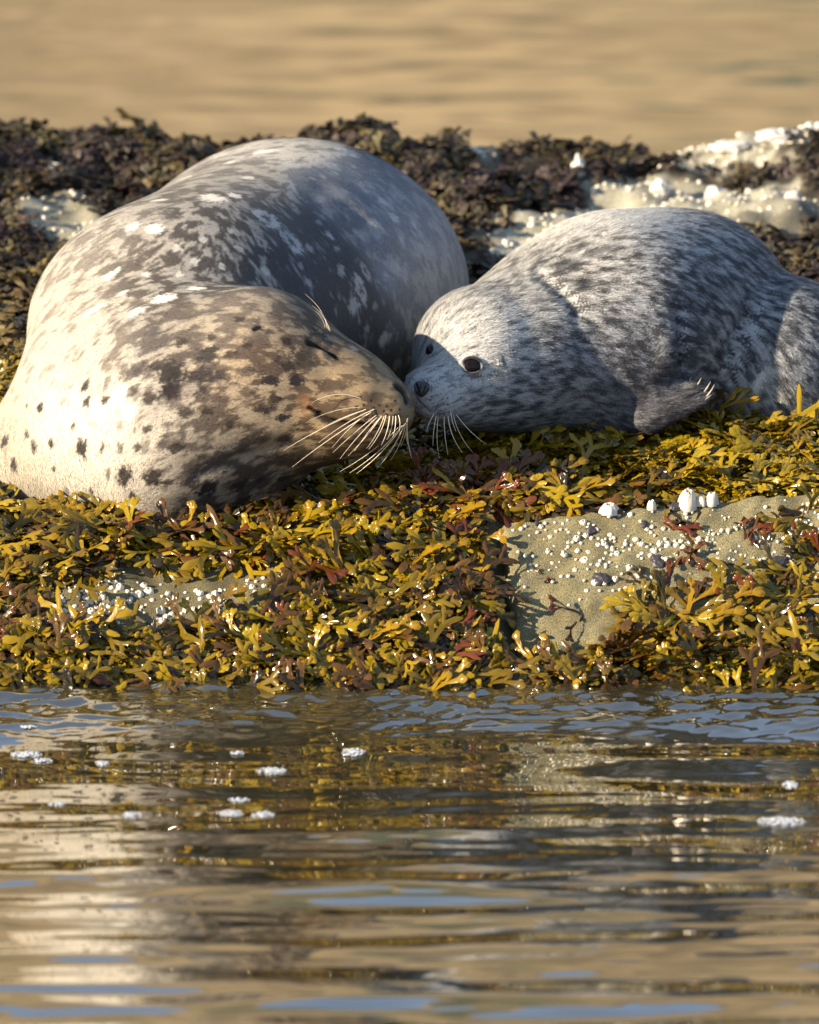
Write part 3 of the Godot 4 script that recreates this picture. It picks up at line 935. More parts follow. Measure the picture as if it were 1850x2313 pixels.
	spots += [
		[Vector3(0.0128, 0.3932, -0.3095), 0.0054, 0.0067, Vector3(0.3600, 0.3700, 0.3800), 0.39, 0.0135, 0],
		[Vector3(-0.0381, 0.3413, -0.2202), 0.0047, 0.0045, Vector3(0.3600, 0.3700, 0.3800), 0.52, 0.0095, 0],
		[Vector3(-0.0542, 0.3017, 0.1462), 0.0017, 0.0017, Vector3(0.0180, 0.0144, 0.0120), 1, 0.0034, 0],
		[Vector3(-0.0429, 0.2973, 0.1443), 0.0017, 0.0017, Vector3(0.0180, 0.0144, 0.0120), 1, 0.0034, 0],
		[Vector3(-0.0335, 0.2921, 0.1432), 0.0017, 0.0017, Vector3(0.0180, 0.0144, 0.0120), 1, 0.0034, 0],
		[Vector3(-0.0251, 0.2910, 0.1428), 0.0017, 0.0017, Vector3(0.0180, 0.0144, 0.0120), 1, 0.0034, 0],
		[Vector3(-0.0148, 0.2963, 0.1386), 0.0017, 0.0017, Vector3(0.0180, 0.0144, 0.0120), 1, 0.0034, 0],
		[Vector3(-0.0508, 0.2928, 0.1470), 0.0017, 0.0017, Vector3(0.0180, 0.0144, 0.0120), 1, 0.0034, 0],
		[Vector3(-0.0394, 0.2894, 0.1447), 0.0017, 0.0017, Vector3(0.0180, 0.0144, 0.0120), 1, 0.0034, 0],
		[Vector3(-0.0281, 0.2852, 0.1440), 0.0017, 0.0017, Vector3(0.0180, 0.0144, 0.0120), 1, 0.0034, 0],
		[Vector3(-0.0197, 0.2860, 0.1429), 0.0017, 0.0017, Vector3(0.0180, 0.0144, 0.0120), 1, 0.0034, 0],
		[Vector3(-0.0586, 0.2906, 0.1488), 0.0017, 0.0017, Vector3(0.0180, 0.0144, 0.0120), 1, 0.0034, 0],
		[Vector3(-0.0468, 0.2842, 0.1466), 0.0017, 0.0017, Vector3(0.0180, 0.0144, 0.0120), 1, 0.0034, 0],
		[Vector3(-0.0365, 0.2823, 0.1442), 0.0017, 0.0017, Vector3(0.0180, 0.0144, 0.0120), 1, 0.0034, 0],
		[Vector3(-0.0247, 0.2807, 0.1438), 0.0017, 0.0017, Vector3(0.0180, 0.0144, 0.0120), 1, 0.0034, 0],
		[Vector3(-0.0148, 0.2804, 0.1420), 0.0017, 0.0017, Vector3(0.0180, 0.0144, 0.0120), 1, 0.0034, 0],
		[Vector3(-0.0557, 0.2794, 0.1479), 0.0017, 0.0017, Vector3(0.0180, 0.0144, 0.0120), 1, 0.0034, 0],
		[Vector3(-0.0616, 0.2832, 0.1490), 0.0017, 0.0017, Vector3(0.0180, 0.0144, 0.0120), 1, 0.0034, 0],
		[Vector3(-0.0419, 0.2779, 0.1450), 0.0017, 0.0017, Vector3(0.0180, 0.0144, 0.0120), 1, 0.0034, 0],
		[Vector3(-0.0099, 0.2865, 0.1399), 0.0017, 0.0017, Vector3(0.0180, 0.0144, 0.0120), 1, 0.0034, 0],
		[Vector3(-0.1995, 0.3494, 0.1415), 0.0055, 0.0083, Vector3(0.0260, 0.0190, 0.0150), 0.9, 0.0165, 0],
		[Vector3(-0.1798, 0.3591, 0.1401), 0.0045, 0.0067, Vector3(0.0260, 0.0190, 0.0150), 0.9, 0.0135, 0],
		[Vector3(-0.2488, 0.2860, 0.1506), 0.0070, 0.0105, Vector3(0.0260, 0.0190, 0.0150), 0.9, 0.0210, 0],
		[Vector3(-0.2242, 0.2859, 0.1504), 0.0050, 0.0075, Vector3(0.0260, 0.0190, 0.0150), 0.9, 0.0150, 0],
		[Vector3(-0.1996, 0.2705, 0.1484), 0.0045, 0.0067, Vector3(0.0260, 0.0190, 0.0150), 0.9, 0.0135, 0],
		[Vector3(-0.1355, 0.3349, 0.1446), 0.0050, 0.0075, Vector3(0.0260, 0.0190, 0.0150), 0.9, 0.0150, 0],
		[Vector3(-0.1502, 0.3011, 0.1513), 0.0045, 0.0067, Vector3(0.0260, 0.0190, 0.0150), 0.9, 0.0135, 0],
		[Vector3(-0.1109, 0.2978, 0.1471), 0.0035, 0.0053, Vector3(0.0260, 0.0190, 0.0150), 0.9, 0.0105, 0],
		[Vector3(-0.2588, 0.2459, 0.1511), 0.0060, 0.0090, Vector3(0.0260, 0.0190, 0.0150), 0.9, 0.0180, 0],
		[Vector3(-0.2294, 0.2347, 0.1449), 0.0045, 0.0067, Vector3(0.0260, 0.0190, 0.0150), 0.9, 0.0135, 0],
		[Vector3(-0.1604, 0.2533, 0.1371), 0.0040, 0.0060, Vector3(0.0260, 0.0190, 0.0150), 0.9, 0.0120, 0],
		[Vector3(-0.2883, 0.2998, 0.1443), 0.0070, 0.0105, Vector3(0.0260, 0.0190, 0.0150), 0.9, 0.0210, 0],
		[Vector3(-0.3082, 0.3082, 0.1354), 0.0060, 0.0090, Vector3(0.0260, 0.0190, 0.0150), 0.9, 0.0180, 0],
		[Vector3(-0.2811, 0.3370, 0.1282), 0.0060, 0.0090, Vector3(0.0260, 0.0190, 0.0150), 0.9, 0.0180, 0],
		[Vector3(-0.2542, 0.3597, 0.1152), 0.0060, 0.0090, Vector3(0.0260, 0.0190, 0.0150), 0.9, 0.0180, 0],
		[Vector3(-0.1899, 0.3849, 0.1160), 0.0040, 0.0060, Vector3(0.0260, 0.0190, 0.0150), 0.9, 0.0120, 0],
		[Vector3(-0.2195, 0.3660, 0.1223), 0.0050, 0.0075, Vector3(0.0260, 0.0190, 0.0150), 0.9, 0.0150, 0],
		[Vector3(-0.1356, 0.3624, 0.1305), 0.0045, 0.0067, Vector3(0.0260, 0.0190, 0.0150), 0.9, 0.0135, 0],
		[Vector3(-0.2933, 0.2656, 0.1489), 0.0045, 0.0067, Vector3(0.0260, 0.0190, 0.0150), 0.9, 0.0135, 0],
		[Vector3(-0.2691, 0.2036, 0.1396), 0.0050, 0.0075, Vector3(0.0260, 0.0190, 0.0150), 0.9, 0.0150, 0],
		[Vector3(-0.3436, 0.2399, 0.1187), 0.0035, 0.0053, Vector3(0.0260, 0.0190, 0.0150), 0.9, 0.0105, 0],
		[Vector3(-0.3034, 0.2446, 0.1441), 0.0040, 0.0060, Vector3(0.0260, 0.0190, 0.0150), 0.9, 0.0120, 0],
		[Vector3(-0.3763, 0.2606, 0.0949), 0.0030, 0.0045, Vector3(0.0260, 0.0190, 0.0150), 0.9, 0.0090, 0],
		[Vector3(-0.3995, 0.2071, 0.0790), 0.0030, 0.0045, Vector3(0.0260, 0.0190, 0.0150), 0.9, 0.0090, 0],
		[Vector3(-0.3571, 0.1839, 0.0897), 0.0035, 0.0053, Vector3(0.0260, 0.0190, 0.0150), 0.9, 0.0105, 0],
		[Vector3(-0.3093, 0.1842, 0.1174), 0.0045, 0.0067, Vector3(0.0260, 0.0190, 0.0150), 0.9, 0.0135, 0],
		[Vector3(-0.4296, 0.2442, 0.0611), 0.0035, 0.0053, Vector3(0.0260, 0.0190, 0.0150), 0.9, 0.0105, 0],
	]
	var grooves := [
		[[Vector3(-0.1110, 0.2694, 0.1423), Vector3(-0.0814, 0.2567, 0.1413), Vector3(-0.0469, 0.2535, 0.1379)], 0.01, 0.003, 0.001, Vector3(0.0000, 0.0000, 0.0000), 0, 0.1002],
		[[Vector3(-0.0665, 0.3101, 0.1455), Vector3(-0.0468, 0.3047, 0.1433), Vector3(-0.0271, 0.2968, 0.1412)], 0.012, 0.0025, 0.001, Vector3(0.0000, 0.0000, 0.0000), 0, 0.0818],
		[[Vector3(-0.1109, 0.3338, 0.1383), Vector3(-0.0912, 0.3195, 0.1425), Vector3(-0.0764, 0.3006, 0.1486)], 0.012, -0.003, 0.001, Vector3(0.0000, 0.0000, 0.0000), 0, 0.0890],
		[[Vector3(-0.3840, 0.2883, 0.0813), Vector3(-0.3590, 0.3284, 0.0803), Vector3(-0.3141, 0.3649, 0.0875), Vector3(-0.2598, 0.3857, 0.0773)], 0.012, -0.0045, 0.001, Vector3(0.0000, 0.0000, 0.0000), 0, 0.1979],
		[[Vector3(-0.3586, 0.2777, 0.1057), Vector3(-0.3234, 0.3204, 0.1196), Vector3(-0.2838, 0.3501, 0.1173), Vector3(-0.2444, 0.3686, 0.1089)], 0.014, -0.0035, 0.001, Vector3(0.0000, 0.0000, 0.0000), 0, 0.1920],
		[[Vector3(-0.3944, 0.3052, 0.0635), Vector3(-0.3747, 0.3385, 0.0522), Vector3(-0.3400, 0.3724, 0.0449), Vector3(-0.2904, 0.3966, 0.0391)], 0.012, -0.003, 0.001, Vector3(0.0000, 0.0000, 0.0000), 0, 0.1806],
		[[Vector3(-0.2936, 0.2297, 0.1449), Vector3(-0.2834, 0.2710, 0.1508), Vector3(-0.2587, 0.3099, 0.1448), Vector3(-0.2243, 0.3479, 0.1334)], 0.016, -0.003, 0.001, Vector3(0.0000, 0.0000, 0.0000), 0, 0.1895],
		[[Vector3(-0.1803, 0.3971, 0.1000), Vector3(-0.2201, 0.3939, 0.0815), Vector3(-0.2597, 0.3830, 0.0823), Vector3(-0.2940, 0.3623, 0.1014)], 0.01, -0.004, 0.001, Vector3(0.0000, 0.0000, 0.0000), 0, 0.1530],
		[[Vector3(-0.1110, 0.3589, 0.1217), Vector3(-0.1012, 0.3554, 0.1189), Vector3(-0.0903, 0.3503, 0.1188), Vector3(-0.0799, 0.3435, 0.1228)], 0.0032, -0.006, 0.005, Vector3(0.0120, 0.0100, 0.0100), 1, 0.0537],
		[[Vector3(-0.1110, 0.3614, 0.1192), Vector3(-0.0987, 0.3593, 0.1128), Vector3(-0.0864, 0.3533, 0.1127)], 0.006, 0.0022, 0.005, Vector3(0.0600, 0.0500, 0.0420), 0.55, 0.0487],
		[[Vector3(-0.1085, 0.3508, 0.1270), Vector3(-0.0972, 0.3474, 0.1247), Vector3(-0.0873, 0.3426, 0.1260)], 0.006, 0.0022, 0.004, Vector3(0.1200, 0.0900, 0.0700), 0.4, 0.0447],
		[[Vector3(-0.1715, 0.3757, 0.1288), Vector3(-0.1666, 0.3781, 0.1259), Vector3(-0.1622, 0.3767, 0.1263)], 0.0022, -0.006, 0.0032, Vector3(0.0150, 0.0120, 0.0100), 1, 0.0233],
		[[Vector3(-0.1740, 0.3735, 0.1307), Vector3(-0.1666, 0.3738, 0.1296), Vector3(-0.1617, 0.3724, 0.1300)], 0.004, 0.0014, 0.004, Vector3(0.2500, 0.2000, 0.1500), 0.3, 0.0284],
		[[Vector3(-0.1109, 0.2893, 0.1469), Vector3(-0.1050, 0.2853, 0.1470), Vector3(-0.0991, 0.2823, 0.1473)], 0.0022, -0.005, 0.003, Vector3(0.0200, 0.0140, 0.0100), 0.9, 0.0267],
		[[Vector3(-0.1158, 0.2978, 0.1472), Vector3(-0.1138, 0.2928, 0.1470), Vector3(-0.1148, 0.2852, 0.1462)], 0.006, 0.0025, 0.007, Vector3(0.3000, 0.1500, 0.0600), 0.55, 0.0378],
		[[Vector3(-0.0099, 0.2641, 0.1354), Vector3(-0.0222, 0.2628, 0.1392), Vector3(-0.0370, 0.2652, 0.1416), Vector3(-0.0542, 0.2690, 0.1454), Vector3(-0.0715, 0.2703, 0.1474), Vector3(-0.0887, 0.2743, 0.1474), Vector3(-0.1001, 0.2803, 0.1468)], 0.0034, -0.005, 0.0042, Vector3(0.0200, 0.0120, 0.0080), 0.95, 0.1089],
		[[Vector3(-0.0133, 0.3104, 0.1253), Vector3(-0.0074, 0.3065, 0.1258), Vector3(-0.0030, 0.3004, 0.1283), Vector3(-0.0010, 0.2935, 0.1316)], 0.0028, -0.0045, 0.0045, Vector3(0.0140, 0.0130, 0.0140), 1, 0.0394],
		[[Vector3(-0.0173, 0.3124, 0.1251), Vector3(-0.0109, 0.3116, 0.1207), Vector3(-0.0044, 0.3067, 0.1216)], 0.004, 0.0012, 0.004, Vector3(0.0300, 0.0280, 0.0270), 0.6, 0.0305],
		[[Vector3(-0.0370, 0.2994, 0.1420), Vector3(-0.0271, 0.2920, 0.1428), Vector3(-0.0173, 0.2893, 0.1418)], 0.014, 0.0032, 0.001, Vector3(0.0000, 0.0000, 0.0000), 0, 0.0681],
		[[Vector3(-0.2494, 0.2062, 0.1399), Vector3(-0.2197, 0.2182, 0.1373), Vector3(-0.1901, 0.2314, 0.1327), Vector3(-0.1605, 0.2392, 0.1284), Vector3(-0.1209, 0.2553, 0.1342)], 0.008, -0.0025, 0.001, Vector3(0.0000, 0.0000, 0.0000), 0, 0.1656],
		[[Vector3(-0.0940, 0.4550, -0.2636), Vector3(-0.0610, 0.4259, -0.2526), Vector3(-0.0356, 0.3909, -0.2465), Vector3(-0.0178, 0.3423, -0.2444)], 0.022, -0.01, 0.001, Vector3(0.0000, 0.0000, 0.0000), 0, 0.2074],
		[[Vector3(-0.1044, 0.4710, -0.2917), Vector3(-0.0637, 0.4488, -0.2855), Vector3(-0.0331, 0.4193, -0.2771), Vector3(-0.0076, 0.3789, -0.2715)], 0.018, 0.004, 0.001, Vector3(0.0000, 0.0000, 0.0000), 0, 0.1931],
	]
	build_animal(root, mother_bones, Vector3(-0.66, 0.06, -1.12), Vector3(0.16, 0.58, 0.22), 0.0105, [[Vector3(-0.0616, 0.3052, 0.1465), 0.085], [Vector3(-0.1109, 0.3292, 0.1403), 0.07]], zones, 0.042, flows, spots, grooves, 400000, 0.0052, [[Vector3(-0.0370, 0.2994, 0.1420), 0.05, 0.003], [Vector3(-0.0962, 0.3516, 0.1202), 0.018, 0.0014], [Vector3(-0.0064, 0.3022, 0.1299), 0.022, 0.0012], [Vector3(-0.0913, 0.3462, 0.1236), 0.06, 0.0045], [Vector3(-0.1602, 0.3679, 0.1330), 0.07, 0.006]], 1.0, 0.27)
	root.remove_meta("skin")
	whisker(root, Vector3(-0.0542, 0.3002, 0.1466), Vector3(-0.1093, 0.2974, 0.1586), Vector3(0.0000, 0.0070, 0), 0.000460909, "whisker")
	whisker(root, Vector3(-0.0557, 0.2905, 0.1483), Vector3(-0.1156, 0.2767, 0.1683), Vector3(0.0000, 0.0040, 0), 0.00039, "whisker")
	whisker(root, Vector3(-0.0488, 0.2878, 0.1470), Vector3(-0.1402, 0.2468, 0.1770), Vector3(0.0000, 0.0030, 0), 0.000602727, "whisker")
	whisker(root, Vector3(-0.0429, 0.2841, 0.1457), Vector3(-0.1304, 0.2290, 0.1807), Vector3(0.0000, 0.0020, 0), 0.000579091, "whisker")
	whisker(root, Vector3(-0.0468, 0.2827, 0.1465), Vector3(-0.0861, 0.2497, 0.1765), Vector3(0.0000, 0.0030, 0), 0.000437273, "whisker")
	whisker(root, Vector3(-0.0370, 0.2808, 0.1442), Vector3(-0.0851, 0.2443, 0.1742), Vector3(0.0010, 0.0020, 0), 0.000508182, "whisker")
	whisker(root, Vector3(-0.0360, 0.2787, 0.1441), Vector3(-0.0772, 0.2382, 0.1791), Vector3(0.0000, 0.0020, 0), 0.000508182, "whisker")
	whisker(root, Vector3(-0.0311, 0.2798, 0.1442), Vector3(-0.0684, 0.2403, 0.1742), Vector3(0.0020, 0.0000, 0), 0.000508182, "whisker")
	whisker(root, Vector3(-0.0281, 0.2797, 0.1441), Vector3(-0.0477, 0.2483, 0.1741), Vector3(0.0020, 0.0000, 0), 0.000460909, "whisker")
	whisker(root, Vector3(-0.0261, 0.2807, 0.1440), Vector3(-0.0453, 0.2477, 0.1740), Vector3(0.0030, 0.0000, 0), 0.000508182, "whisker")
	whisker(root, Vector3(-0.0222, 0.2796, 0.1435), Vector3(-0.0315, 0.2522, 0.1735), Vector3(0.0020, 0.0000, 0), 0.000626364, "whisker")
	whisker(root, Vector3(-0.0182, 0.2795, 0.1428), Vector3(-0.0251, 0.2562, 0.1628), Vector3(0.0015, 0.0000, 0), 0.00039, "whisker")
	whisker(root, Vector3(-0.0153, 0.2794, 0.1421), Vector3(-0.0182, 0.2605, 0.1621), Vector3(0.0010, 0.0000, 0), 0.000602727, "whisker")
	whisker(root, Vector3(-0.0123, 0.2802, 0.1412), Vector3(-0.0118, 0.2654, 0.1612), Vector3(0.0015, 0.0000, 0), 0.000460909, "whisker")
	whisker(root, Vector3(-0.0517, 0.2864, 0.1476), Vector3(-0.1107, 0.2616, 0.1676), Vector3(0.0000, 0.0030, 0), 0.000531818, "whisker")
	whisker(root, Vector3(-0.0394, 0.2874, 0.1449), Vector3(-0.1009, 0.2554, 0.1749), Vector3(0.0000, 0.0030, 0), 0.000626364, "whisker")
	whisker(root, Vector3(-0.0335, 0.2772, 0.1439), Vector3(-0.0615, 0.2452, 0.1739), Vector3(0.0000, 0.0010, 0), 0.000437273, "whisker")
	whisker(root, Vector3(-0.0123, 0.2660, 0.1375), Vector3(-0.0777, 0.2100, 0.1075), Vector3(0.0040, -0.0010, 0), 0.000437273, "whisker")
	whisker(root, Vector3(-0.0109, 0.2642, 0.1359), Vector3(-0.0668, 0.2082, 0.1059), Vector3(0.0040, -0.0010, 0), 0.000555455, "whisker")
	whisker(root, Vector3(-0.0099, 0.2652, 0.1360), Vector3(-0.0594, 0.2072, 0.1060), Vector3(0.0040, -0.0010, 0), 0.000531818, "whisker")
	whisker(root, Vector3(-0.0084, 0.2673, 0.1362), Vector3(-0.0520, 0.2124, 0.1012), Vector3(0.0040, 0.0000, 0), 0.000579091, "whisker")
	whisker(root, Vector3(-0.0069, 0.2682, 0.1359), Vector3(-0.0371, 0.2123, 0.1059), Vector3(0.0040, 0.0000, 0), 0.000460909, "whisker")
	whisker(root, Vector3(-0.0054, 0.2691, 0.1354), Vector3(-0.0312, 0.2222, 0.1054), Vector3(0.0030, 0.0000, 0), 0.000602727, "whisker")
	whisker(root, Vector3(-0.0044, 0.2706, 0.1354), Vector3(-0.0213, 0.2222, 0.1054), Vector3(0.0030, 0.0000, 0), 0.000531818, "whisker")
	whisker(root, Vector3(-0.0035, 0.2721, 0.1352), Vector3(-0.0099, 0.2373, 0.1052), Vector3(0.0020, 0.0000, 0), 0.000460909, "whisker")
	whisker(root, Vector3(-0.0025, 0.2741, 0.1351), Vector3(0.0025, 0.2247, 0.1051), Vector3(-0.0020, 0.0000, 0), 0.000602727, "whisker")
	whisker(root, Vector3(-0.0020, 0.2756, 0.1351), Vector3(-0.0020, 0.2398, 0.1051), Vector3(-0.0020, 0.0000, 0), 0.000626364, "whisker")
	whisker(root, Vector3(-0.0925, 0.3691, 0.0887), Vector3(-0.1171, 0.4087, 0.0887), Vector3(0.0060, 0.0000, 0), 0.000347727, "brow_hair")
	whisker(root, Vector3(-0.0905, 0.3672, 0.0896), Vector3(-0.1088, 0.3953, 0.0896), Vector3(0.0040, 0.0010, 0), 0.000394091, "brow_hair")
	whisker(root, Vector3(-0.0885, 0.3654, 0.0907), Vector3(-0.1053, 0.3895, 0.0907), Vector3(0.0030, 0.0010, 0), 0.000270455, "brow_hair")
	whisker(root, Vector3(-0.0945, 0.3702, 0.0895), Vector3(-0.1037, 0.3895, 0.0995), Vector3(0.0020, 0.0000, 0), 0.000363182, "brow_hair")

func build_pup():
	var root := thing("seal_pup", "small grey mottled seal pup with open dark eyes, nose to nose with the larger seal", "seal")
	var skin := obj("body", null, M.skin, root)
	root.set_meta("skin", skin)
	var zones := [
		[Vector3(0.0175, 0.3199, -0.0230), Vector3(0.1240, 0.1240, 0.1240), Vector3(0.3360, 0.3360, 0.3276), 0.6],
		[Vector3(0.0424, 0.3419, -0.0135), Vector3(0.1364, 0.1302, 0.1178), Vector3(0.3864, 0.3696, 0.3360), 0.55],
		[Vector3(0.0423, 0.2800, 0.0360), Vector3(0.1488, 0.1488, 0.1488), Vector3(0.4200, 0.4200, 0.4032), 0.75],
		[Vector3(0.0174, 0.3044, 0.0315), Vector3(0.1240, 0.1240, 0.1271), Vector3(0.3360, 0.3360, 0.3360), 0.6],
		[Vector3(0.0874, 0.3747, -0.0289), Vector3(0.0868, 0.0806, 0.0682), Vector3(0.4536, 0.4284, 0.3780), 0.52],
		[Vector3(0.1278, 0.3921, -0.0750), Vector3(0.1240, 0.1147, 0.0992), Vector3(0.4872, 0.4620, 0.4200), 0.62],
		[Vector3(0.0673, 0.3341, -0.0004), Vector3(0.1860, 0.1736, 0.1550), Vector3(0.6048, 0.5712, 0.5040), 0.98],
		[Vector3(0.1022, 0.3386, -0.0038), Vector3(0.1612, 0.1488, 0.1364), Vector3(0.5880, 0.5544, 0.4872), 0.9],
		[Vector3(0.0972, 0.2943, 0.0037), Vector3(0.0806, 0.0806, 0.0868), Vector3(0.3864, 0.3864, 0.3780), 0.5],
		[Vector3(0.0773, 0.2585, 0.0020), Vector3(0.0682, 0.0682, 0.0713), Vector3(0.3864, 0.3780, 0.3528), 0.55],
		[Vector3(0.1127, 0.2357, -0.0389), Vector3(0.0620, 0.0620, 0.0620), Vector3(0.3864, 0.3780, 0.3360), 0.5],
		[Vector3(0.1373, 0.3111, -0.0157), Vector3(0.0448, 0.0448, 0.0485), Vector3(0.3175, 0.3251, 0.3326), 0.42],
		[Vector3(0.1576, 0.3663, -0.0476), Vector3(0.0527, 0.0501, 0.0474), Vector3(0.4687, 0.4385, 0.3780), 0.55],
		[Vector3(0.1681, 0.4083, -0.0989), Vector3(0.0474, 0.0437, 0.0369), Vector3(0.4234, 0.3931, 0.3478), 0.42],
		[Vector3(0.2085, 0.4261, -0.1142), Vector3(0.0620, 0.0570, 0.0496), Vector3(0.5040, 0.4704, 0.4200), 0.45],
		[Vector3(0.2552, 0.4542, -0.1904), Vector3(0.1860, 0.1736, 0.1550), Vector3(0.6048, 0.5712, 0.5124), 0.95],
		[Vector3(0.1888, 0.4368, -0.1416), Vector3(0.1860, 0.1736, 0.1550), Vector3(0.5880, 0.5544, 0.4872), 0.8],
		[Vector3(0.2381, 0.3913, -0.0796), Vector3(0.0632, 0.0606, 0.0580), Vector3(0.4536, 0.4309, 0.3931), 0.55],
		[Vector3(0.2892, 0.4242, -0.1254), Vector3(0.0682, 0.0682, 0.0713), Vector3(0.4536, 0.4452, 0.4284), 0.48],
		[Vector3(0.3416, 0.4316, -0.2030), Vector3(0.0744, 0.0744, 0.0806), Vector3(0.4368, 0.4368, 0.4284), 0.48],
		[Vector3(0.2078, 0.3149, -0.0514), Vector3(0.0448, 0.0448, 0.0485), Vector3(0.3175, 0.3251, 0.3326), 0.42],
		[Vector3(0.1882, 0.2515, -0.0635), Vector3(0.0685, 0.0685, 0.0685), Vector3(0.3629, 0.3478, 0.3175), 0.6],
		[Vector3(0.2630, 0.3333, -0.0622), Vector3(0.0448, 0.0448, 0.0485), Vector3(0.3024, 0.3100, 0.3175), 0.42],
		[Vector3(0.3137, 0.3591, -0.0892), Vector3(0.0395, 0.0401, 0.0437), Vector3(0.2722, 0.2797, 0.2873), 0.38],
		[Vector3(0.3395, 0.3053, -0.1051), Vector3(0.0263, 0.0263, 0.0290), Vector3(0.3478, 0.3402, 0.3175), 0.5],
		[Vector3(0.4024, 0.3715, -0.1944), Vector3(0.0422, 0.0437, 0.0490), Vector3(0.3024, 0.3100, 0.3175), 0.42],
		[Vector3(0.3909, 0.3092, -0.1403), Vector3(0.0448, 0.0448, 0.0485), Vector3(0.3326, 0.3326, 0.3251), 0.52],
		[Vector3(0.4008, 0.2655, -0.1268), Vector3(0.0527, 0.0527, 0.0527), Vector3(0.4385, 0.4082, 0.3553), 0.66],
		[Vector3(0.4412, 0.3099, -0.1366), Vector3(0.0448, 0.0464, 0.0511), Vector3(0.3175, 0.3251, 0.3251), 0.45],
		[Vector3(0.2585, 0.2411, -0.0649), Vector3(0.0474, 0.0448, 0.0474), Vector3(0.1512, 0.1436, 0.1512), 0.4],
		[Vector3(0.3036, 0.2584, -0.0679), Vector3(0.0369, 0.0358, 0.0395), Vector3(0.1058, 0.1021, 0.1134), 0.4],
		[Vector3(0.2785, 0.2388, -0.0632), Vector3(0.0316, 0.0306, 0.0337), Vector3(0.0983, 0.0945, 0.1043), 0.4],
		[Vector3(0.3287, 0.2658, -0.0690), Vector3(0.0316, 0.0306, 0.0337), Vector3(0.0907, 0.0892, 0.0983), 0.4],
	]
	var flows := [
		[Vector3(0.0174, 0.2954, 0.0375), Vector3(0.6000, 0.6000, -0.3000)],
		[Vector3(0.0423, 0.2800, 0.0360), Vector3(0.9000, -0.2000, -0.1000)],
		[Vector3(0.0474, 0.3241, 0.0004), Vector3(0.6000, 0.7000, -0.3000)],
		[Vector3(0.0772, 0.2956, 0.0106), Vector3(0.9500, -0.1000, 0.0000)],
		[Vector3(0.0874, 0.3705, -0.0236), Vector3(0.8500, 0.5000, -0.3000)],
		[Vector3(0.0874, 0.2514, -0.0089), Vector3(0.9000, -0.3500, 0.0000)],
		[Vector3(0.1377, 0.3882, -0.0682), Vector3(0.9000, 0.3000, -0.3000)],
		[Vector3(0.1373, 0.2958, -0.0160), Vector3(0.9500, -0.2000, -0.1000)],
		[Vector3(0.1877, 0.3552, -0.0532), Vector3(0.9000, -0.3000, -0.1000)],
		[Vector3(0.1880, 0.2634, -0.0545), Vector3(0.9000, -0.3000, 0.0000)],
		[Vector3(0.2383, 0.4093, -0.0935), Vector3(0.8500, -0.2000, -0.3000)],
		[Vector3(0.2380, 0.3036, -0.0576), Vector3(0.8000, -0.5000, 0.0000)],
		[Vector3(0.2654, 0.4534, -0.1957), Vector3(0.9000, 0.1000, -0.3000)],
		[Vector3(0.3036, 0.2584, -0.0679), Vector3(0.9000, 0.4000, 0.0000)],
		[Vector3(0.3192, 0.3952, -0.1163), Vector3(0.8000, -0.5000, -0.2000)],
		[Vector3(0.3669, 0.4163, -0.2028), Vector3(0.8000, -0.5000, -0.2000)],
		[Vector3(0.4011, 0.3237, -0.1454), Vector3(0.6000, -0.7500, -0.1000)],
		[Vector3(0.4417, 0.3374, -0.1547), Vector3(0.6500, -0.7000, -0.1000)],
		[Vector3(0.3910, 0.2495, -0.1302), Vector3(0.5000, -0.8000, 0.0000)],
	]
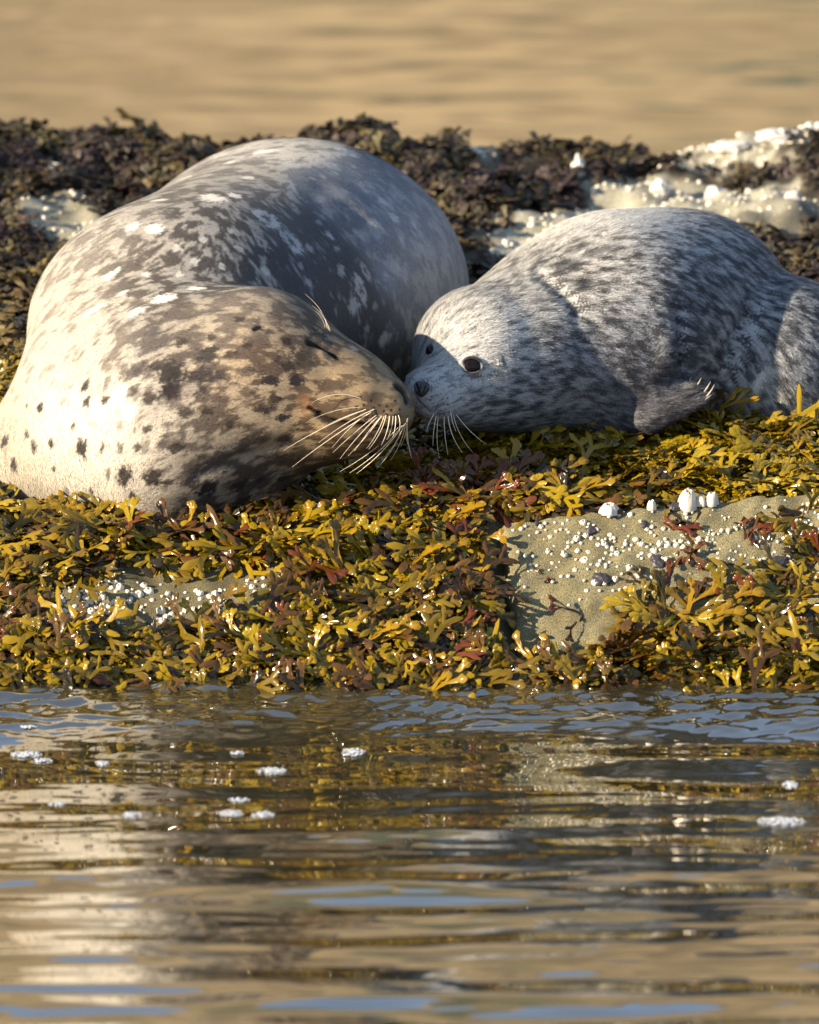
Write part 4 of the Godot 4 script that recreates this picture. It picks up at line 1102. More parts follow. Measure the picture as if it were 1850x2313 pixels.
	var spots := [
		[Vector3(0.0923, 0.2737, 0.0018), 0.0035, 0.0080, Vector3(0.0350, 0.0350, 0.0380), 0.7, 0.0160, 0],
		[Vector3(0.1125, 0.2544, -0.0205), 0.0035, 0.0090, Vector3(0.0350, 0.0350, 0.0380), 0.75, 0.0180, 0],
		[Vector3(0.1026, 0.2432, -0.0260), 0.0035, 0.0070, Vector3(0.0350, 0.0350, 0.0380), 0.7, 0.0140, 0],
		[Vector3(0.0775, 0.2394, -0.0190), 0.0030, 0.0070, Vector3(0.0350, 0.0350, 0.0380), 0.6, 0.0140, 0],
		[Vector3(0.1174, 0.2654, -0.0159), 0.0035, 0.0080, Vector3(0.0350, 0.0350, 0.0380), 0.7, 0.0160, 0],
		[Vector3(0.1376, 0.2579, -0.0291), 0.0045, 0.0080, Vector3(0.0350, 0.0350, 0.0380), 0.7, 0.0160, 0],
		[Vector3(0.1424, 0.2796, -0.0215), 0.0050, 0.0100, Vector3(0.0350, 0.0350, 0.0380), 0.6, 0.0200, 0],
		[Vector3(0.0874, 0.2574, -0.0041), 0.0025, 0.0060, Vector3(0.0350, 0.0350, 0.0380), 0.6, 0.0120, 0],
		[Vector3(0.1273, 0.2915, -0.0121), 0.0060, 0.0100, Vector3(0.0350, 0.0350, 0.0380), 0.6, 0.0200, 0],
		[Vector3(0.1278, 0.2343, -0.0463), 0.0030, 0.0080, Vector3(0.0350, 0.0350, 0.0380), 0.65, 0.0160, 0],
		[Vector3(0.1580, 0.2370, -0.0594), 0.0030, 0.0070, Vector3(0.0350, 0.0350, 0.0380), 0.6, 0.0140, 0],
		[Vector3(0.1677, 0.2718, -0.0365), 0.0050, 0.0090, Vector3(0.0350, 0.0350, 0.0380), 0.6, 0.0180, 0],
		[Vector3(0.0673, 0.2865, 0.0162), 0.0035, 0.0060, Vector3(0.0350, 0.0350, 0.0380), 0.4, 0.0120, 0],
		[Vector3(0.0448, 0.3030, 0.0236), 0.0070, 0.0060, Vector3(0.1100, 0.1100, 0.1200), 0.5, 0.0140, 0],
		[Vector3(0.0374, 0.3413, -0.0167), 0.0050, 0.0080, Vector3(0.1200, 0.1100, 0.1000), 0.45, 0.0160, 0],
		[Vector3(0.0574, 0.3697, -0.0284), 0.0035, 0.0045, Vector3(0.0350, 0.0350, 0.0380), 0.4, 0.0090, 0],
		[Vector3(0.1249, 0.3657, -0.0365), 0.0030, 0.0040, Vector3(0.0350, 0.0350, 0.0380), 0.7, 0.0080, 0],
		[Vector3(0.1025, 0.3817, -0.0469), 0.0050, 0.0080, Vector3(0.0350, 0.0350, 0.0380), 0.35, 0.0160, 0],
		[Vector3(0.0674, 0.3744, -0.0304), 0.0060, 0.0090, Vector3(0.0350, 0.0350, 0.0380), 0.35, 0.0180, 0],
		[Vector3(0.1123, 0.3563, -0.0180), 0.0030, 0.0050, Vector3(0.0350, 0.0350, 0.0380), 0.5, 0.0100, 0],
		[Vector3(0.1426, 0.3756, -0.0528), 0.0045, 0.0090, Vector3(0.0350, 0.0350, 0.0380), 0.5, 0.0180, 0],
		[Vector3(0.1732, 0.4084, -0.0985), 0.0100, 0.0160, Vector3(0.0350, 0.0350, 0.0380), 0.7, 0.0320, 0],
		[Vector3(0.1930, 0.3914, -0.0790), 0.0080, 0.0150, Vector3(0.0350, 0.0350, 0.0380), 0.65, 0.0300, 0],
		[Vector3(0.1580, 0.4001, -0.0873), 0.0050, 0.0110, Vector3(0.0350, 0.0350, 0.0380), 0.6, 0.0220, 0],
		[Vector3(0.2084, 0.4220, -0.1086), 0.0090, 0.0150, Vector3(0.0350, 0.0350, 0.0380), 0.6, 0.0300, 0],
		[Vector3(0.1835, 0.4251, -0.1203), 0.0070, 0.0130, Vector3(0.0350, 0.0350, 0.0380), 0.55, 0.0260, 0],
		[Vector3(0.2286, 0.4264, -0.1123), 0.0060, 0.0100, Vector3(0.0350, 0.0350, 0.0380), 0.4, 0.0200, 0],
		[Vector3(0.3190, 0.2981, -0.0878), 0.0080, 0.0080, Vector3(0.0350, 0.0350, 0.0380), 0.8, 0.0160, 0],
		[Vector3(0.3371, 0.2897, -0.1064), 0.0070, 0.0070, Vector3(0.0350, 0.0350, 0.0380), 0.8, 0.0140, 0],
		[Vector3(0.3499, 0.3032, -0.1167), 0.0070, 0.0090, Vector3(0.0350, 0.0350, 0.0380), 0.8, 0.0180, 0],
		[Vector3(0.3265, 0.3230, -0.0917), 0.0070, 0.0090, Vector3(0.0350, 0.0350, 0.0380), 0.7, 0.0180, 0],
		[Vector3(0.3089, 0.2836, -0.0837), 0.0060, 0.0060, Vector3(0.0350, 0.0350, 0.0380), 0.7, 0.0120, 0],
		[Vector3(0.3427, 0.2717, -0.1208), 0.0050, 0.0050, Vector3(0.0350, 0.0350, 0.0380), 0.7, 0.0100, 0],
		[Vector3(0.3609, 0.2682, -0.1402), 0.0040, 0.0050, Vector3(0.0350, 0.0350, 0.0380), 0.6, 0.0100, 0],
		[Vector3(0.3858, 0.2748, -0.1319), 0.0070, 0.0070, Vector3(0.0350, 0.0350, 0.0380), 0.75, 0.0140, 0],
		[Vector3(0.4009, 0.2552, -0.1271), 0.0050, 0.0070, Vector3(0.0350, 0.0350, 0.0380), 0.75, 0.0140, 0],
		[Vector3(0.3710, 0.2583, -0.1383), 0.0040, 0.0050, Vector3(0.0350, 0.0350, 0.0380), 0.6, 0.0100, 0],
		[Vector3(0.4111, 0.2396, -0.1282), 0.0040, 0.0050, Vector3(0.0350, 0.0350, 0.0380), 0.7, 0.0100, 0],
		[Vector3(0.3859, 0.2994, -0.1380), 0.0080, 0.0100, Vector3(0.0350, 0.0350, 0.0380), 0.6, 0.0200, 0],
		[Vector3(0.4110, 0.3194, -0.1404), 0.0090, 0.0110, Vector3(0.0350, 0.0350, 0.0380), 0.55, 0.0220, 0],
		[Vector3(0.3912, 0.2335, -0.1337), 0.0030, 0.0050, Vector3(0.0350, 0.0350, 0.0380), 0.7, 0.0100, 0],
		[Vector3(0.4209, 0.2710, -0.1250), 0.0060, 0.0070, Vector3(0.0350, 0.0350, 0.0380), 0.6, 0.0140, 0],
		[Vector3(0.3655, 0.3104, -0.1334), 0.0070, 0.0090, Vector3(0.0350, 0.0350, 0.0380), 0.6, 0.0180, 0],
		[Vector3(0.4360, 0.2907, -0.1290), 0.0070, 0.0090, Vector3(0.0350, 0.0350, 0.0380), 0.5, 0.0180, 0],
		[Vector3(0.3445, 0.3349, -0.1104), 0.0070, 0.0100, Vector3(0.0350, 0.0350, 0.0380), 0.5, 0.0200, 0],
		[Vector3(0.3908, 0.2752, -0.1300), 0.0025, 0.0300, Vector3(0.6600, 0.6000, 0.5000), 0, 0.0600, 0],
		[Vector3(0.0298, 0.2842, 0.0396), 0.0012, 0.0012, Vector3(0.0300, 0.0300, 0.0320), 0.85, 0.0024, 0],
		[Vector3(0.0373, 0.2788, 0.0380), 0.0012, 0.0012, Vector3(0.0300, 0.0300, 0.0320), 0.85, 0.0024, 0],
		[Vector3(0.0224, 0.2781, 0.0395), 0.0012, 0.0012, Vector3(0.0300, 0.0300, 0.0320), 0.85, 0.0024, 0],
		[Vector3(0.0338, 0.2764, 0.0386), 0.0012, 0.0012, Vector3(0.0300, 0.0300, 0.0320), 0.85, 0.0024, 0],
		[Vector3(0.0264, 0.2739, 0.0388), 0.0012, 0.0012, Vector3(0.0300, 0.0300, 0.0320), 0.85, 0.0024, 0],
		[Vector3(0.0323, 0.2717, 0.0378), 0.0012, 0.0012, Vector3(0.0300, 0.0300, 0.0320), 0.85, 0.0024, 0],
		[Vector3(0.0388, 0.2720, 0.0364), 0.0012, 0.0012, Vector3(0.0300, 0.0300, 0.0320), 0.85, 0.0024, 0],
		[Vector3(0.0433, 0.2722, 0.0347), 0.0012, 0.0012, Vector3(0.0300, 0.0300, 0.0320), 0.85, 0.0024, 0],
		[Vector3(0.0184, 0.2790, 0.0391), 0.0012, 0.0012, Vector3(0.0300, 0.0300, 0.0320), 0.85, 0.0024, 0],
		[Vector3(0.0299, 0.2680, 0.0368), 0.0012, 0.0012, Vector3(0.0300, 0.0300, 0.0320), 0.85, 0.0024, 0],
		[Vector3(0.0348, 0.2646, 0.0348), 0.0012, 0.0012, Vector3(0.0300, 0.0300, 0.0320), 0.85, 0.0024, 0],
		[Vector3(0.0413, 0.2664, 0.0338), 0.0012, 0.0012, Vector3(0.0300, 0.0300, 0.0320), 0.85, 0.0024, 0],
		[Vector3(0.0463, 0.2681, 0.0319), 0.0012, 0.0012, Vector3(0.0300, 0.0300, 0.0320), 0.85, 0.0024, 0],
		[Vector3(0.0324, 0.2607, 0.0329), 0.0012, 0.0012, Vector3(0.0300, 0.0300, 0.0320), 0.85, 0.0024, 0],
		[Vector3(0.0388, 0.2587, 0.0301), 0.0012, 0.0012, Vector3(0.0300, 0.0300, 0.0320), 0.85, 0.0024, 0],
		[Vector3(0.0448, 0.2610, 0.0290), 0.0012, 0.0012, Vector3(0.0300, 0.0300, 0.0320), 0.85, 0.0024, 0],
		[Vector3(0.0249, 0.2822, 0.0400), 0.0012, 0.0012, Vector3(0.0300, 0.0300, 0.0320), 0.85, 0.0024, 0],
		[Vector3(0.0433, 0.2804, 0.0355), 0.0012, 0.0012, Vector3(0.0300, 0.0300, 0.0320), 0.85, 0.0024, 0],
	]
	var grooves := [
		[[Vector3(0.0593, 0.3144, 0.0082), Vector3(0.0623, 0.3083, 0.0110), Vector3(0.0698, 0.3043, 0.0110), Vector3(0.0787, 0.3063, 0.0083), Vector3(0.0817, 0.3111, 0.0068)], 0.003, 0.0028, 0.003, Vector3(0.3000, 0.2900, 0.2800), 0.35, 0.0357],
		[[Vector3(0.0593, 0.3144, 0.0082), Vector3(0.0633, 0.3190, 0.0059), Vector3(0.0713, 0.3204, 0.0053), Vector3(0.0792, 0.3160, 0.0060), Vector3(0.0817, 0.3111, 0.0068)], 0.0032, 0.003, 0.003, Vector3(0.0500, 0.0500, 0.0500), 0.75, 0.0363],
		[[Vector3(0.0698, 0.3124, 0.0083), Vector3(0.0703, 0.3119, 0.0084)], 0.0085, -0.0045, 0.007, Vector3(0.0200, 0.0180, 0.0180), 1, 0.0302],
		[[Vector3(0.0598, 0.2978, 0.0171), Vector3(0.0698, 0.2951, 0.0134), Vector3(0.0797, 0.2974, 0.0095)], 0.003, -0.0014, 0.001, Vector3(0.0000, 0.0000, 0.0000), 0, 0.0343],
		[[Vector3(0.1037, 0.3201, 0.0005), Vector3(0.1042, 0.3161, 0.0009), Vector3(0.1062, 0.3125, 0.0004)], 0.0022, -0.0045, 0.0026, Vector3(0.0250, 0.0240, 0.0240), 0.95, 0.0198],
		[[Vector3(0.1012, 0.3183, 0.0015), Vector3(0.1017, 0.3133, 0.0020)], 0.003, 0.0016, 0.001, Vector3(0.0000, 0.0000, 0.0000), 0, 0.0180],
		[[Vector3(0.0050, 0.2833, 0.0347), Vector3(0.0075, 0.2772, 0.0346), Vector3(0.0134, 0.2707, 0.0349), Vector3(0.0214, 0.2634, 0.0338)], 0.0024, -0.0022, 0.0022, Vector3(0.0500, 0.0500, 0.0500), 0.5, 0.0370],
		[[Vector3(0.0298, 0.2781, 0.0394), Vector3(0.0373, 0.2726, 0.0370), Vector3(0.0423, 0.2669, 0.0336)], 0.013, 0.004, 0.001, Vector3(0.0000, 0.0000, 0.0000), 0, 0.0607],
		[[Vector3(0.0375, 0.2351, -0.0094), Vector3(0.0575, 0.2392, -0.0146), Vector3(0.0749, 0.2559, 0.0013), Vector3(0.0873, 0.2660, 0.0011)], 0.0024, -0.002, 0.0022, Vector3(0.0600, 0.0600, 0.0600), 0.4, 0.0708],
		[[Vector3(0.1305, 0.4034, -0.0980), Vector3(0.1578, 0.3920, -0.0755), Vector3(0.1827, 0.3693, -0.0599), Vector3(0.1977, 0.3450, -0.0533)], 0.011, -0.0045, 0.001, Vector3(0.0000, 0.0000, 0.0000), 0, 0.1366],
		[[Vector3(0.3010, 0.3699, -0.0855), Vector3(0.3045, 0.3307, -0.0766), Vector3(0.3064, 0.2838, -0.0825)], 0.007, -0.01, 0.001, Vector3(0.0000, 0.0000, 0.0000), 0, 0.1113],
		[[Vector3(0.2883, 0.3518, -0.0725), Vector3(0.2909, 0.3117, -0.0693), Vector3(0.2835, 0.2806, -0.0719)], 0.012, 0.004, 0.001, Vector3(0.0000, 0.0000, 0.0000), 0, 0.1114],
		[[Vector3(0.3863, 0.3513, -0.1633), Vector3(0.3706, 0.3197, -0.1389), Vector3(0.3581, 0.2795, -0.1343)], 0.009, -0.012, 0.001, Vector3(0.0000, 0.0000, 0.0000), 0, 0.1133],
		[[Vector3(0.4108, 0.2859, -0.1274), Vector3(0.3983, 0.2680, -0.1274), Vector3(0.3910, 0.2469, -0.1306)], 0.006, 0.003, 0.004, Vector3(0.6200, 0.5600, 0.4600), 0.55, 0.0659],
		[[Vector3(0.3162, 0.2633, -0.0690), Vector3(0.3338, 0.2714, -0.0719)], 0.002, -0.003, 0.001, Vector3(0.0000, 0.0000, 0.0000), 0, 0.0296],
	]
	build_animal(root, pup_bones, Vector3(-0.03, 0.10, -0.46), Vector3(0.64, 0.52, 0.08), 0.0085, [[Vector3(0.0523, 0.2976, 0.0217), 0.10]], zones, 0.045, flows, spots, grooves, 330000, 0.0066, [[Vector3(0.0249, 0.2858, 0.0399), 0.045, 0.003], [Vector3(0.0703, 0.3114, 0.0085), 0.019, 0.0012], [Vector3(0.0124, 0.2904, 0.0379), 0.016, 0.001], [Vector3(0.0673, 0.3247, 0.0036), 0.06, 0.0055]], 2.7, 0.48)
	root.remove_meta("skin")
	whisker(root, Vector3(0.0299, 0.2590, 0.0320), Vector3(0.0264, 0.2283, 0.0520), Vector3(-0.0010, 0.0000, 0), 0.000556818, "whisker")
	whisker(root, Vector3(0.0324, 0.2578, 0.0308), Vector3(0.0333, 0.2168, 0.0608), Vector3(-0.0020, 0.0000, 0), 0.000443182, "whisker")
	whisker(root, Vector3(0.0388, 0.2575, 0.0292), Vector3(0.0432, 0.2196, 0.0592), Vector3(-0.0010, 0.0000, 0), 0.000511364, "whisker")
	whisker(root, Vector3(0.0433, 0.2582, 0.0276), Vector3(0.0591, 0.2223, 0.0576), Vector3(-0.0030, -0.0010, 0), 0.000602273, "whisker")
	whisker(root, Vector3(0.0493, 0.2583, 0.0230), Vector3(0.0711, 0.2214, 0.0530), Vector3(-0.0030, -0.0010, 0), 0.000420455, "whisker")
	whisker(root, Vector3(0.0523, 0.2594, 0.0206), Vector3(0.0861, 0.2282, 0.0406), Vector3(-0.0020, -0.0010, 0), 0.000488636, "whisker")
	whisker(root, Vector3(0.0274, 0.2619, 0.0337), Vector3(0.0194, 0.2435, 0.0437), Vector3(-0.0010, 0.0000, 0), 0.000534091, "whisker")
	whisker(root, Vector3(0.0463, 0.2636, 0.0297), Vector3(0.0522, 0.2465, 0.0597), Vector3(-0.0010, 0.0000, 0), 0.000602273, "whisker")
	obj("eye", dome(Vector3(0.0691, 0.3103, 0.0025), Vector3(0.0135, 0, 0), Vector3(0, 0.0118, 0), Vector3(0, 0, 0.0120), 24, 32), M.eye, root)
	eyelid(root, Vector3(0.0701, 0.3134, 0.0113), Vector3(0.1146, 0.3315, 0.9364), 0.0115, 0.0086, 0.12, 3.0, 0.0021, M.lid, "upper_eyelid")
	eyelid(root, Vector3(0.0701, 0.3133, 0.0109), Vector3(0.1146, 0.3315, 0.9364), 0.0118, 0.0088, 3.05, 6.2, 0.0011, M.rim, "lower_eyelid")
	obj("eye", dome(Vector3(0.0252, 0.3230, -0.0239), Vector3(0.007, 0, 0), Vector3(0, 0.0085, 0), Vector3(0, 0, 0.009), 24, 32), M.eye, root)
	muzzle_pad(root, Vector3(0.0137, 0.2907, 0.0351), Vector3(-0.4090, 0.2324, 0.8824), 0.0115, 0.0095)
	claw(root, [Vector3(0.3091, 0.2678, -0.0860), Vector3(0.3170, 0.2757, -0.0820), Vector3(0.3200, 0.2826, -0.0860)])
	claw(root, [Vector3(0.3215, 0.2675, -0.0820), Vector3(0.3289, 0.2764, -0.0780), Vector3(0.3310, 0.2823, -0.0820)])
	claw(root, [Vector3(0.3329, 0.2644, -0.0770), Vector3(0.3388, 0.2733, -0.0730), Vector3(0.3414, 0.2787, -0.0770)])
	claw(root, [Vector3(0.3339, 0.2590, -0.0730), Vector3(0.3427, 0.2684, -0.0690), Vector3(0.3458, 0.2763, -0.0730)])
	claw(root, [Vector3(0.3264, 0.2523, -0.0730), Vector3(0.3388, 0.2607, -0.0690), Vector3(0.3449, 0.2671, -0.0730)])

# ------------------------------------------------------------------ setting
const PZ := [-2.6, -1.8, -1.5, -1.3, -0.9, -0.5, -0.1, 0.05, 0.16, 0.24, 0.30, 0.38, 0.45, 0.62]
const PY := [-0.4, -0.08, 0.27, 0.345, 0.305, 0.258, 0.188, 0.163, 0.132, 0.095, 0.058, 0.002, -0.05, -0.25]

func reef_base(x: float, z: float) -> float:
	var y: float = PY[0] if z < PZ[0] else PY[-1]
	for i in PZ.size() - 1:
		if z >= PZ[i] and z < PZ[i + 1]:
			y = lerpf(PY[i], PY[i + 1], (z - PZ[i]) / (PZ[i + 1] - PZ[i]))
	y += 0.020 * smoothstep(0.0, 0.2, x) * smoothstep(0.22, 0.1, z) * smoothstep(-0.5, -0.2, z)
	y += 0.030 * smoothstep(0.30, 0.55, x) * smoothstep(-0.9, -1.2, z) * smoothstep(-1.9, -1.5, z)
	y += 0.026 * smoothstep(-0.22, -0.40, x) * smoothstep(-0.9, -1.2, z) * smoothstep(-1.9, -1.5, z)
	return y

func reef(x: float, z: float) -> float:
	var y := reef_base(x, z)
	y += (0.016 + 0.022 * smoothstep(-0.6, -1.0, z)) * coarse.get_noise_3d(x * 5.0, 0.3, z * 5.0) + 0.014 * smoothstep(-0.6, -1.0, z) * coarse.get_noise_3d(x * 14.0, 2.3, z * 14.0) + 0.006 * coarse.get_noise_3d(x * 22.0, 4.0, z * 22.0)
	if x > 0.06 and z > -0.02 and z < 0.36:
		var lid := BOULDER_AT.y + (B_HALF.y - b_turn.y.x * (x - BOULDER_AT.x) - b_turn.y.z * (z - BOULDER_AT.z)) / b_turn.y.y
		y = minf(y, lerpf(y, lid - 0.035, smoothstep(0.06, 0.12, x) * smoothstep(-0.02, 0.06, z) * smoothstep(0.33, 0.26, z)))
	if absf(x) > 0.7:
		y -= 0.5 * pow(absf(x) - 0.7, 1.6)
	return y

func reef_normal(x: float, z: float) -> Vector3:
	var e := 0.012
	return Vector3(reef(x - e, z) - reef(x + e, z), 2 * e, reef(x, z - e) - reef(x, z + e)).normalized()

# bare places on the reef: centre x, z, half sizes
var bare := [
	[0.3244, 0.0115, 0.0375, 0.0345, 1],
	[0.2208, 0.0310, 0.0225, 0.0270, 1],
	[-0.3308, 0.2515, 0.1250, 0.0405, 1],
	[-0.2185, 0.2275, 0.1000, 0.0405, 1],
	[-0.1501, 0.1970, 0.0475, 0.0340, 1],
	[-0.2928, 0.1975, 0.0450, 0.0225, 0.7],
	[-0.3673, 0.1740, 0.0400, 0.0200, 0.5],
	[-0.1493, 0.2665, 0.0250, 0.0155, 0.5],
	[0.1846, -0.8920, 0.0650, 0.0880, 1],
	[0.3022, -1.1250, 0.0650, 0.0460, 0.9],
	[0.3658, -1.0615, 0.1000, 0.0415, 1],
	[0.2451, -0.9800, 0.0750, 0.0720, 1],
	[0.4486, -1.3660, 0.0700, 0.1340, 1],
	[0.3817, -1.2445, 0.0550, 0.0295, 0.9],
	[0.5276, -1.3825, 0.0350, 0.1175, 1],
	[0.4188, -1.0220, 0.0650, 0.0410, 0.8],
	[-0.4168, -0.9540, 0.0350, 0.0650, 0.9],
	[-0.3879, -0.8895, 0.0300, 0.0575, 0.9],
	[-0.3690, -1.5000, 0.0150, 0.0060, 0.9],
	[0.0908, -1.3650, 0.0200, 0.1350, 0.7],
	[-0.4334, -1.1440, 0.0150, 0.0340, 0.8],
	[0.4441, -0.9685, 0.0500, 0.0415, 0.6],
	[0.1354, -0.7855, 0.0250, 0.0745, 0.6],
	[0.3317, -1.3910, 0.0300, 0.1090, 0.8],
	[0.0667, -0.8615, 0.0200, 0.0575, 0.25],
]

func bareness(x: float, z: float) -> float:
	var b := 0.0
	for q in bare:
		var e := sqrt(pow((x - q[0]) / q[2], 2) + pow((z - q[1]) / q[3], 2)) + 0.35 * grain.get_noise_2d(x * 28.0, z * 28.0)
		b = maxf(b, smoothstep(1.15, 0.8, e / (1.5 if z < -0.5 else 1.0)) * q[4])
	return b

func grid_mesh(xs: PackedFloat32Array, zs: PackedFloat32Array, height: Callable, paint: Callable) -> ArrayMesh:
	var nx := xs.size()
	var nz := zs.size()
	var v := PackedVector3Array()
	v.resize(nx * nz)
	var c := PackedColorArray()
	c.resize(nx * nz)
	for j in nz:
		for i in nx:
			var p := Vector3(xs[i], height.call(xs[i], zs[j]), zs[j])
			v[j * nx + i] = p
			c[j * nx + i] = paint.call(p)
	var t := PackedInt32Array()
	t.resize((nx - 1) * (nz - 1) * 6)
	var w := 0
	for j in nz - 1:
		for i in nx - 1:
			var a := j * nx + i
			for q in [a, a + 1, a + nx, a + 1, a + nx + 1, a + nx]:
				t[w] = q
				w += 1
	return mesh_of(v, normals(v, t), t, c)

func spread(stops: Array) -> PackedFloat32Array:
	# [from, to, step] runs, joined
	var out := PackedFloat32Array()
	for s in stops:
		var n := int(round((s[1] - s[0]) / s[2]))
		for i in n:
			out.append(s[0] + (s[1] - s[0]) * i / n)
	out.append(stops[-1][1])
	return out

func build_hill():
	var h := func(x: float, z: float) -> float:
		var s := smoothstep(-24.0, -62.0, z)
		return -0.6 + s * (25.0 + 3.0 * coarse.get_noise_2d(x * 0.03, 7.0)) + s * 0.9 * coarse.get_noise_2d(x * 0.25, z * 0.25)
	var paint := func(p: Vector3) -> Color:
		var n := coarse.get_noise_2d(p.x * 0.30, p.z * 0.30 + p.y * 0.3)
		var m := grain.get_noise_2d(p.x * 1.1, p.z * 0.9)
		var c := Color(0.33, 0.245, 0.14).lerp(Color(0.25, 0.188, 0.11), clampf(0.5 + m, 0.0, 1.0))
		c = c.lerp(Color(0.19, 0.145, 0.09), smoothstep(-0.1, 0.3, coarse.get_noise_2d(p.x * 0.12 + 40.0, p.z * 0.12)))
		return c.lerp(Color(0.07, 0.085, 0.06), smoothstep(0.19, 0.33, n))
	var o := obj("hill", grid_mesh(spread([[-170.0, 170.0, 1.7]]), spread([[-90.0, -24.0, 1.1]]), h, paint), M.hill)
	tag(o, "dry tan hillside across the water", "", "", "structure")

func swell(x: float, z: float) -> float:
	var near := smoothstep(-1.0, 0.2, z)
	var shore := smoothstep(0.62, 0.40, z) * near
	var open := smoothstep(0.45, 0.95, z)
	var y := 0.0035 * ripple.get_noise_3d(x * 1.7, z * 4.6, 0.0)
	y += 0.0019 * ripple.get_noise_3d(x * 3.2 + 3.0, z * 9.5, 5.0) 
	y += 0.0008 * ripple.get_noise_3d(x * 3.0, z * 14.0, 8.0) * open
	y += 0.00032 * ripple.get_noise_3d(x * 11.0, z * 32.0, 9.0) * open
	y += shore * (0.020 + 0.0040 * ripple.get_noise_3d(x * 9.0, z * 20.0, 2.0) + 0.0026 * ripple.get_noise_3d(x * 34.0, z * 60.0, 4.0))
	if z < -1.0:
		y = 0.007 * ripple.get_noise_3d(x * 0.9, z * 1.6, 3.0) + 0.0030 * ripple.get_noise_3d(x * 5.0, z * 9.0, 6.0)
	return y

func build_water():
	var flat := func(_p: Vector3) -> Color: return Color.WHITE
	var far := func(x: float, z: float) -> float:
		return swell(x, z) * smoothstep(14.0, 8.0, absf(x)) * smoothstep(-24.0, -12.0, z) * smoothstep(14.0, 6.0, z)
	var xs := spread([[-200.0, -20.0, 30.0], [-20.0, -2.0, 1.5], [-2.0, -0.6, 0.07], [-0.6, 0.6, 0.0055], [0.6, 2.0, 0.07], [2.0, 20.0, 1.5], [20.0, 200.0, 30.0]])
	var zs := spread([[-120.0, -24.0, 12.0], [-24.0, -6.0, 0.5], [-6.0, -1.4, 0.03], [-1.4, 0.3, 0.1], [0.3, 2.3, 0.0045], [2.3, 4.0, 0.1], [4.0, 40.0, 2.0]])
	var o := obj("water", grid_mesh(xs, zs, far, flat), M.water)
	tag(o, "calm brown sea water with low ripples", "", "", "structure")

func build_reef():
	var paint := func(p: Vector3) -> Color:
		var n := coarse.get_noise_2d(p.x * 18.0, p.z * 18.0)
		var c := Color(0.26, 0.22, 0.12).lerp(Color(0.15, 0.125, 0.07), clampf(0.5 + n, 0.0, 1.0))
		if p.z < -0.45:
			var crust := bareness(p.x, p.z)
			c = c.lerp(Color(0.62, 0.58, 0.50).lerp(Color(0.38, 0.36, 0.28), clampf(0.5 + 1.3 * n, 0.0, 1.0)), crust)
			c = c.lerp(Color(0.05, 0.04, 0.03), 1.0 - crust)
		return c
	var xs := spread([[-3.0, -0.8, 0.1], [-0.8, 0.8, 0.009], [0.8, 3.0, 0.1]])
	var zs := spread([[-2.6, -1.6, 0.05], [-1.6, 0.62, 0.009]])
	var o := obj("rock_ledge", grid_mesh(xs, zs, reef, paint), M.rock)
	tag(o, "low weed covered tidal rock ledge", "", "", "structure")

# the flat-faced boulder: its own axes are across, out of the face, down the face
const BOULDER_AT := Vector3(0.4753, 0.0820, 0.1385)
var b_turn := Basis(Vector3(0.9925, 0.0792, -0.0926), Vector3(0.0000, 0.7600, 0.6500), Vector3(0.1219, -0.6451, 0.7543))
const B_HALF := Vector3(0.37, 0.06, 0.100)

func boulder_out(u: float, d: float) -> float:
	return 0.0035 * coarse.get_noise_2d(u * 9.0, d * 9.0) + 0.0022 * coarse.get_noise_2d(u * 40.0, d * 40.0)

func build_boulder():
	var v := PackedVector3Array()
	var c := PackedColorArray()
	var t := PackedInt32Array()
	# six faces of a rounded block
	var faces := [[Vector3.UP, Vector3.RIGHT], [Vector3.DOWN, Vector3.RIGHT], [Vector3.RIGHT, Vector3.UP], [Vector3.LEFT, Vector3.UP], [Vector3.BACK, Vector3.RIGHT], [Vector3.FORWARD, Vector3.RIGHT]]
	for f in faces:
		var n: Vector3 = f[0]
		var a: Vector3 = f[1]
		var b: Vector3 = a.cross(n)
		var na := clampi(int(2.0 * absf((B_HALF * a).length()) / 0.006), 8, 124)
		var nb := clampi(int(2.0 * absf((B_HALF * b).length()) / 0.006), 8, 124)
		var first := v.size()
		var flip := a.cross(b).dot(n) > 0.0
		for j in nb + 1:
			for i in na + 1:
				var p := (n + a * (2.0 * i / na - 1.0) + b * (2.0 * j / nb - 1.0)) * B_HALF
				# round the edges over 25 mm, the near upper corner over more
				var rad := 0.015
				var core := Vector3(clampf(p.x, -B_HALF.x + rad, B_HALF.x - rad), clampf(p.y, -B_HALF.y + rad, B_HALF.y - rad), clampf(p.z, -B_HALF.z + rad, B_HALF.z - rad))
				var q := core + (p - core).normalized() * rad if p.distance_to(core) > 1e-6 else p
				var nn := (p - core).normalized()
				q += nn * (boulder_out(q.x, q.z) + 0.004 * coarse.get_noise_3dv(q * 30.0 + Vector3(9, 1, 2)))
				v.append(BOULDER_AT + b_turn * q)
				var m := coarse.get_noise_3dv(q * 22.0) + 0.5 * coarse.get_noise_3dv(q * 70.0)
				c.append(Color(0.35, 0.295, 0.16).lerp(Color(0.235, 0.197, 0.105), clampf(0.5 + 1.2 * m, 0.0, 1.0)).lerp(Color(0.20, 0.19, 0.13), clampf(grain.get_noise_3dv(q * 60.0), 0.0, 1.0)))
		for j in nb:
			for i in na:
				var k := first + j * (na + 1) + i
				t.append_array(PackedInt32Array([k, k + na + 1, k + 1, k + 1, k + na + 1, k + na + 2] if flip else [k, k + 1, k + na + 1, k + 1, k + na + 2, k + na + 1]))
	var o := obj("boulder", mesh_of(v, normals(v, t), t, c), M.rock)
	tag(o, "flat olive boulder studded with small barnacles below the pup", "boulder")

func on_boulder(u: float, d: float) -> Vector3:
	return BOULDER_AT + b_turn * Vector3(u, B_HALF.y + boulder_out(u, d), d)

# ------------------------------------------------------------------ seaweed
var fronds := []
var tufts := []

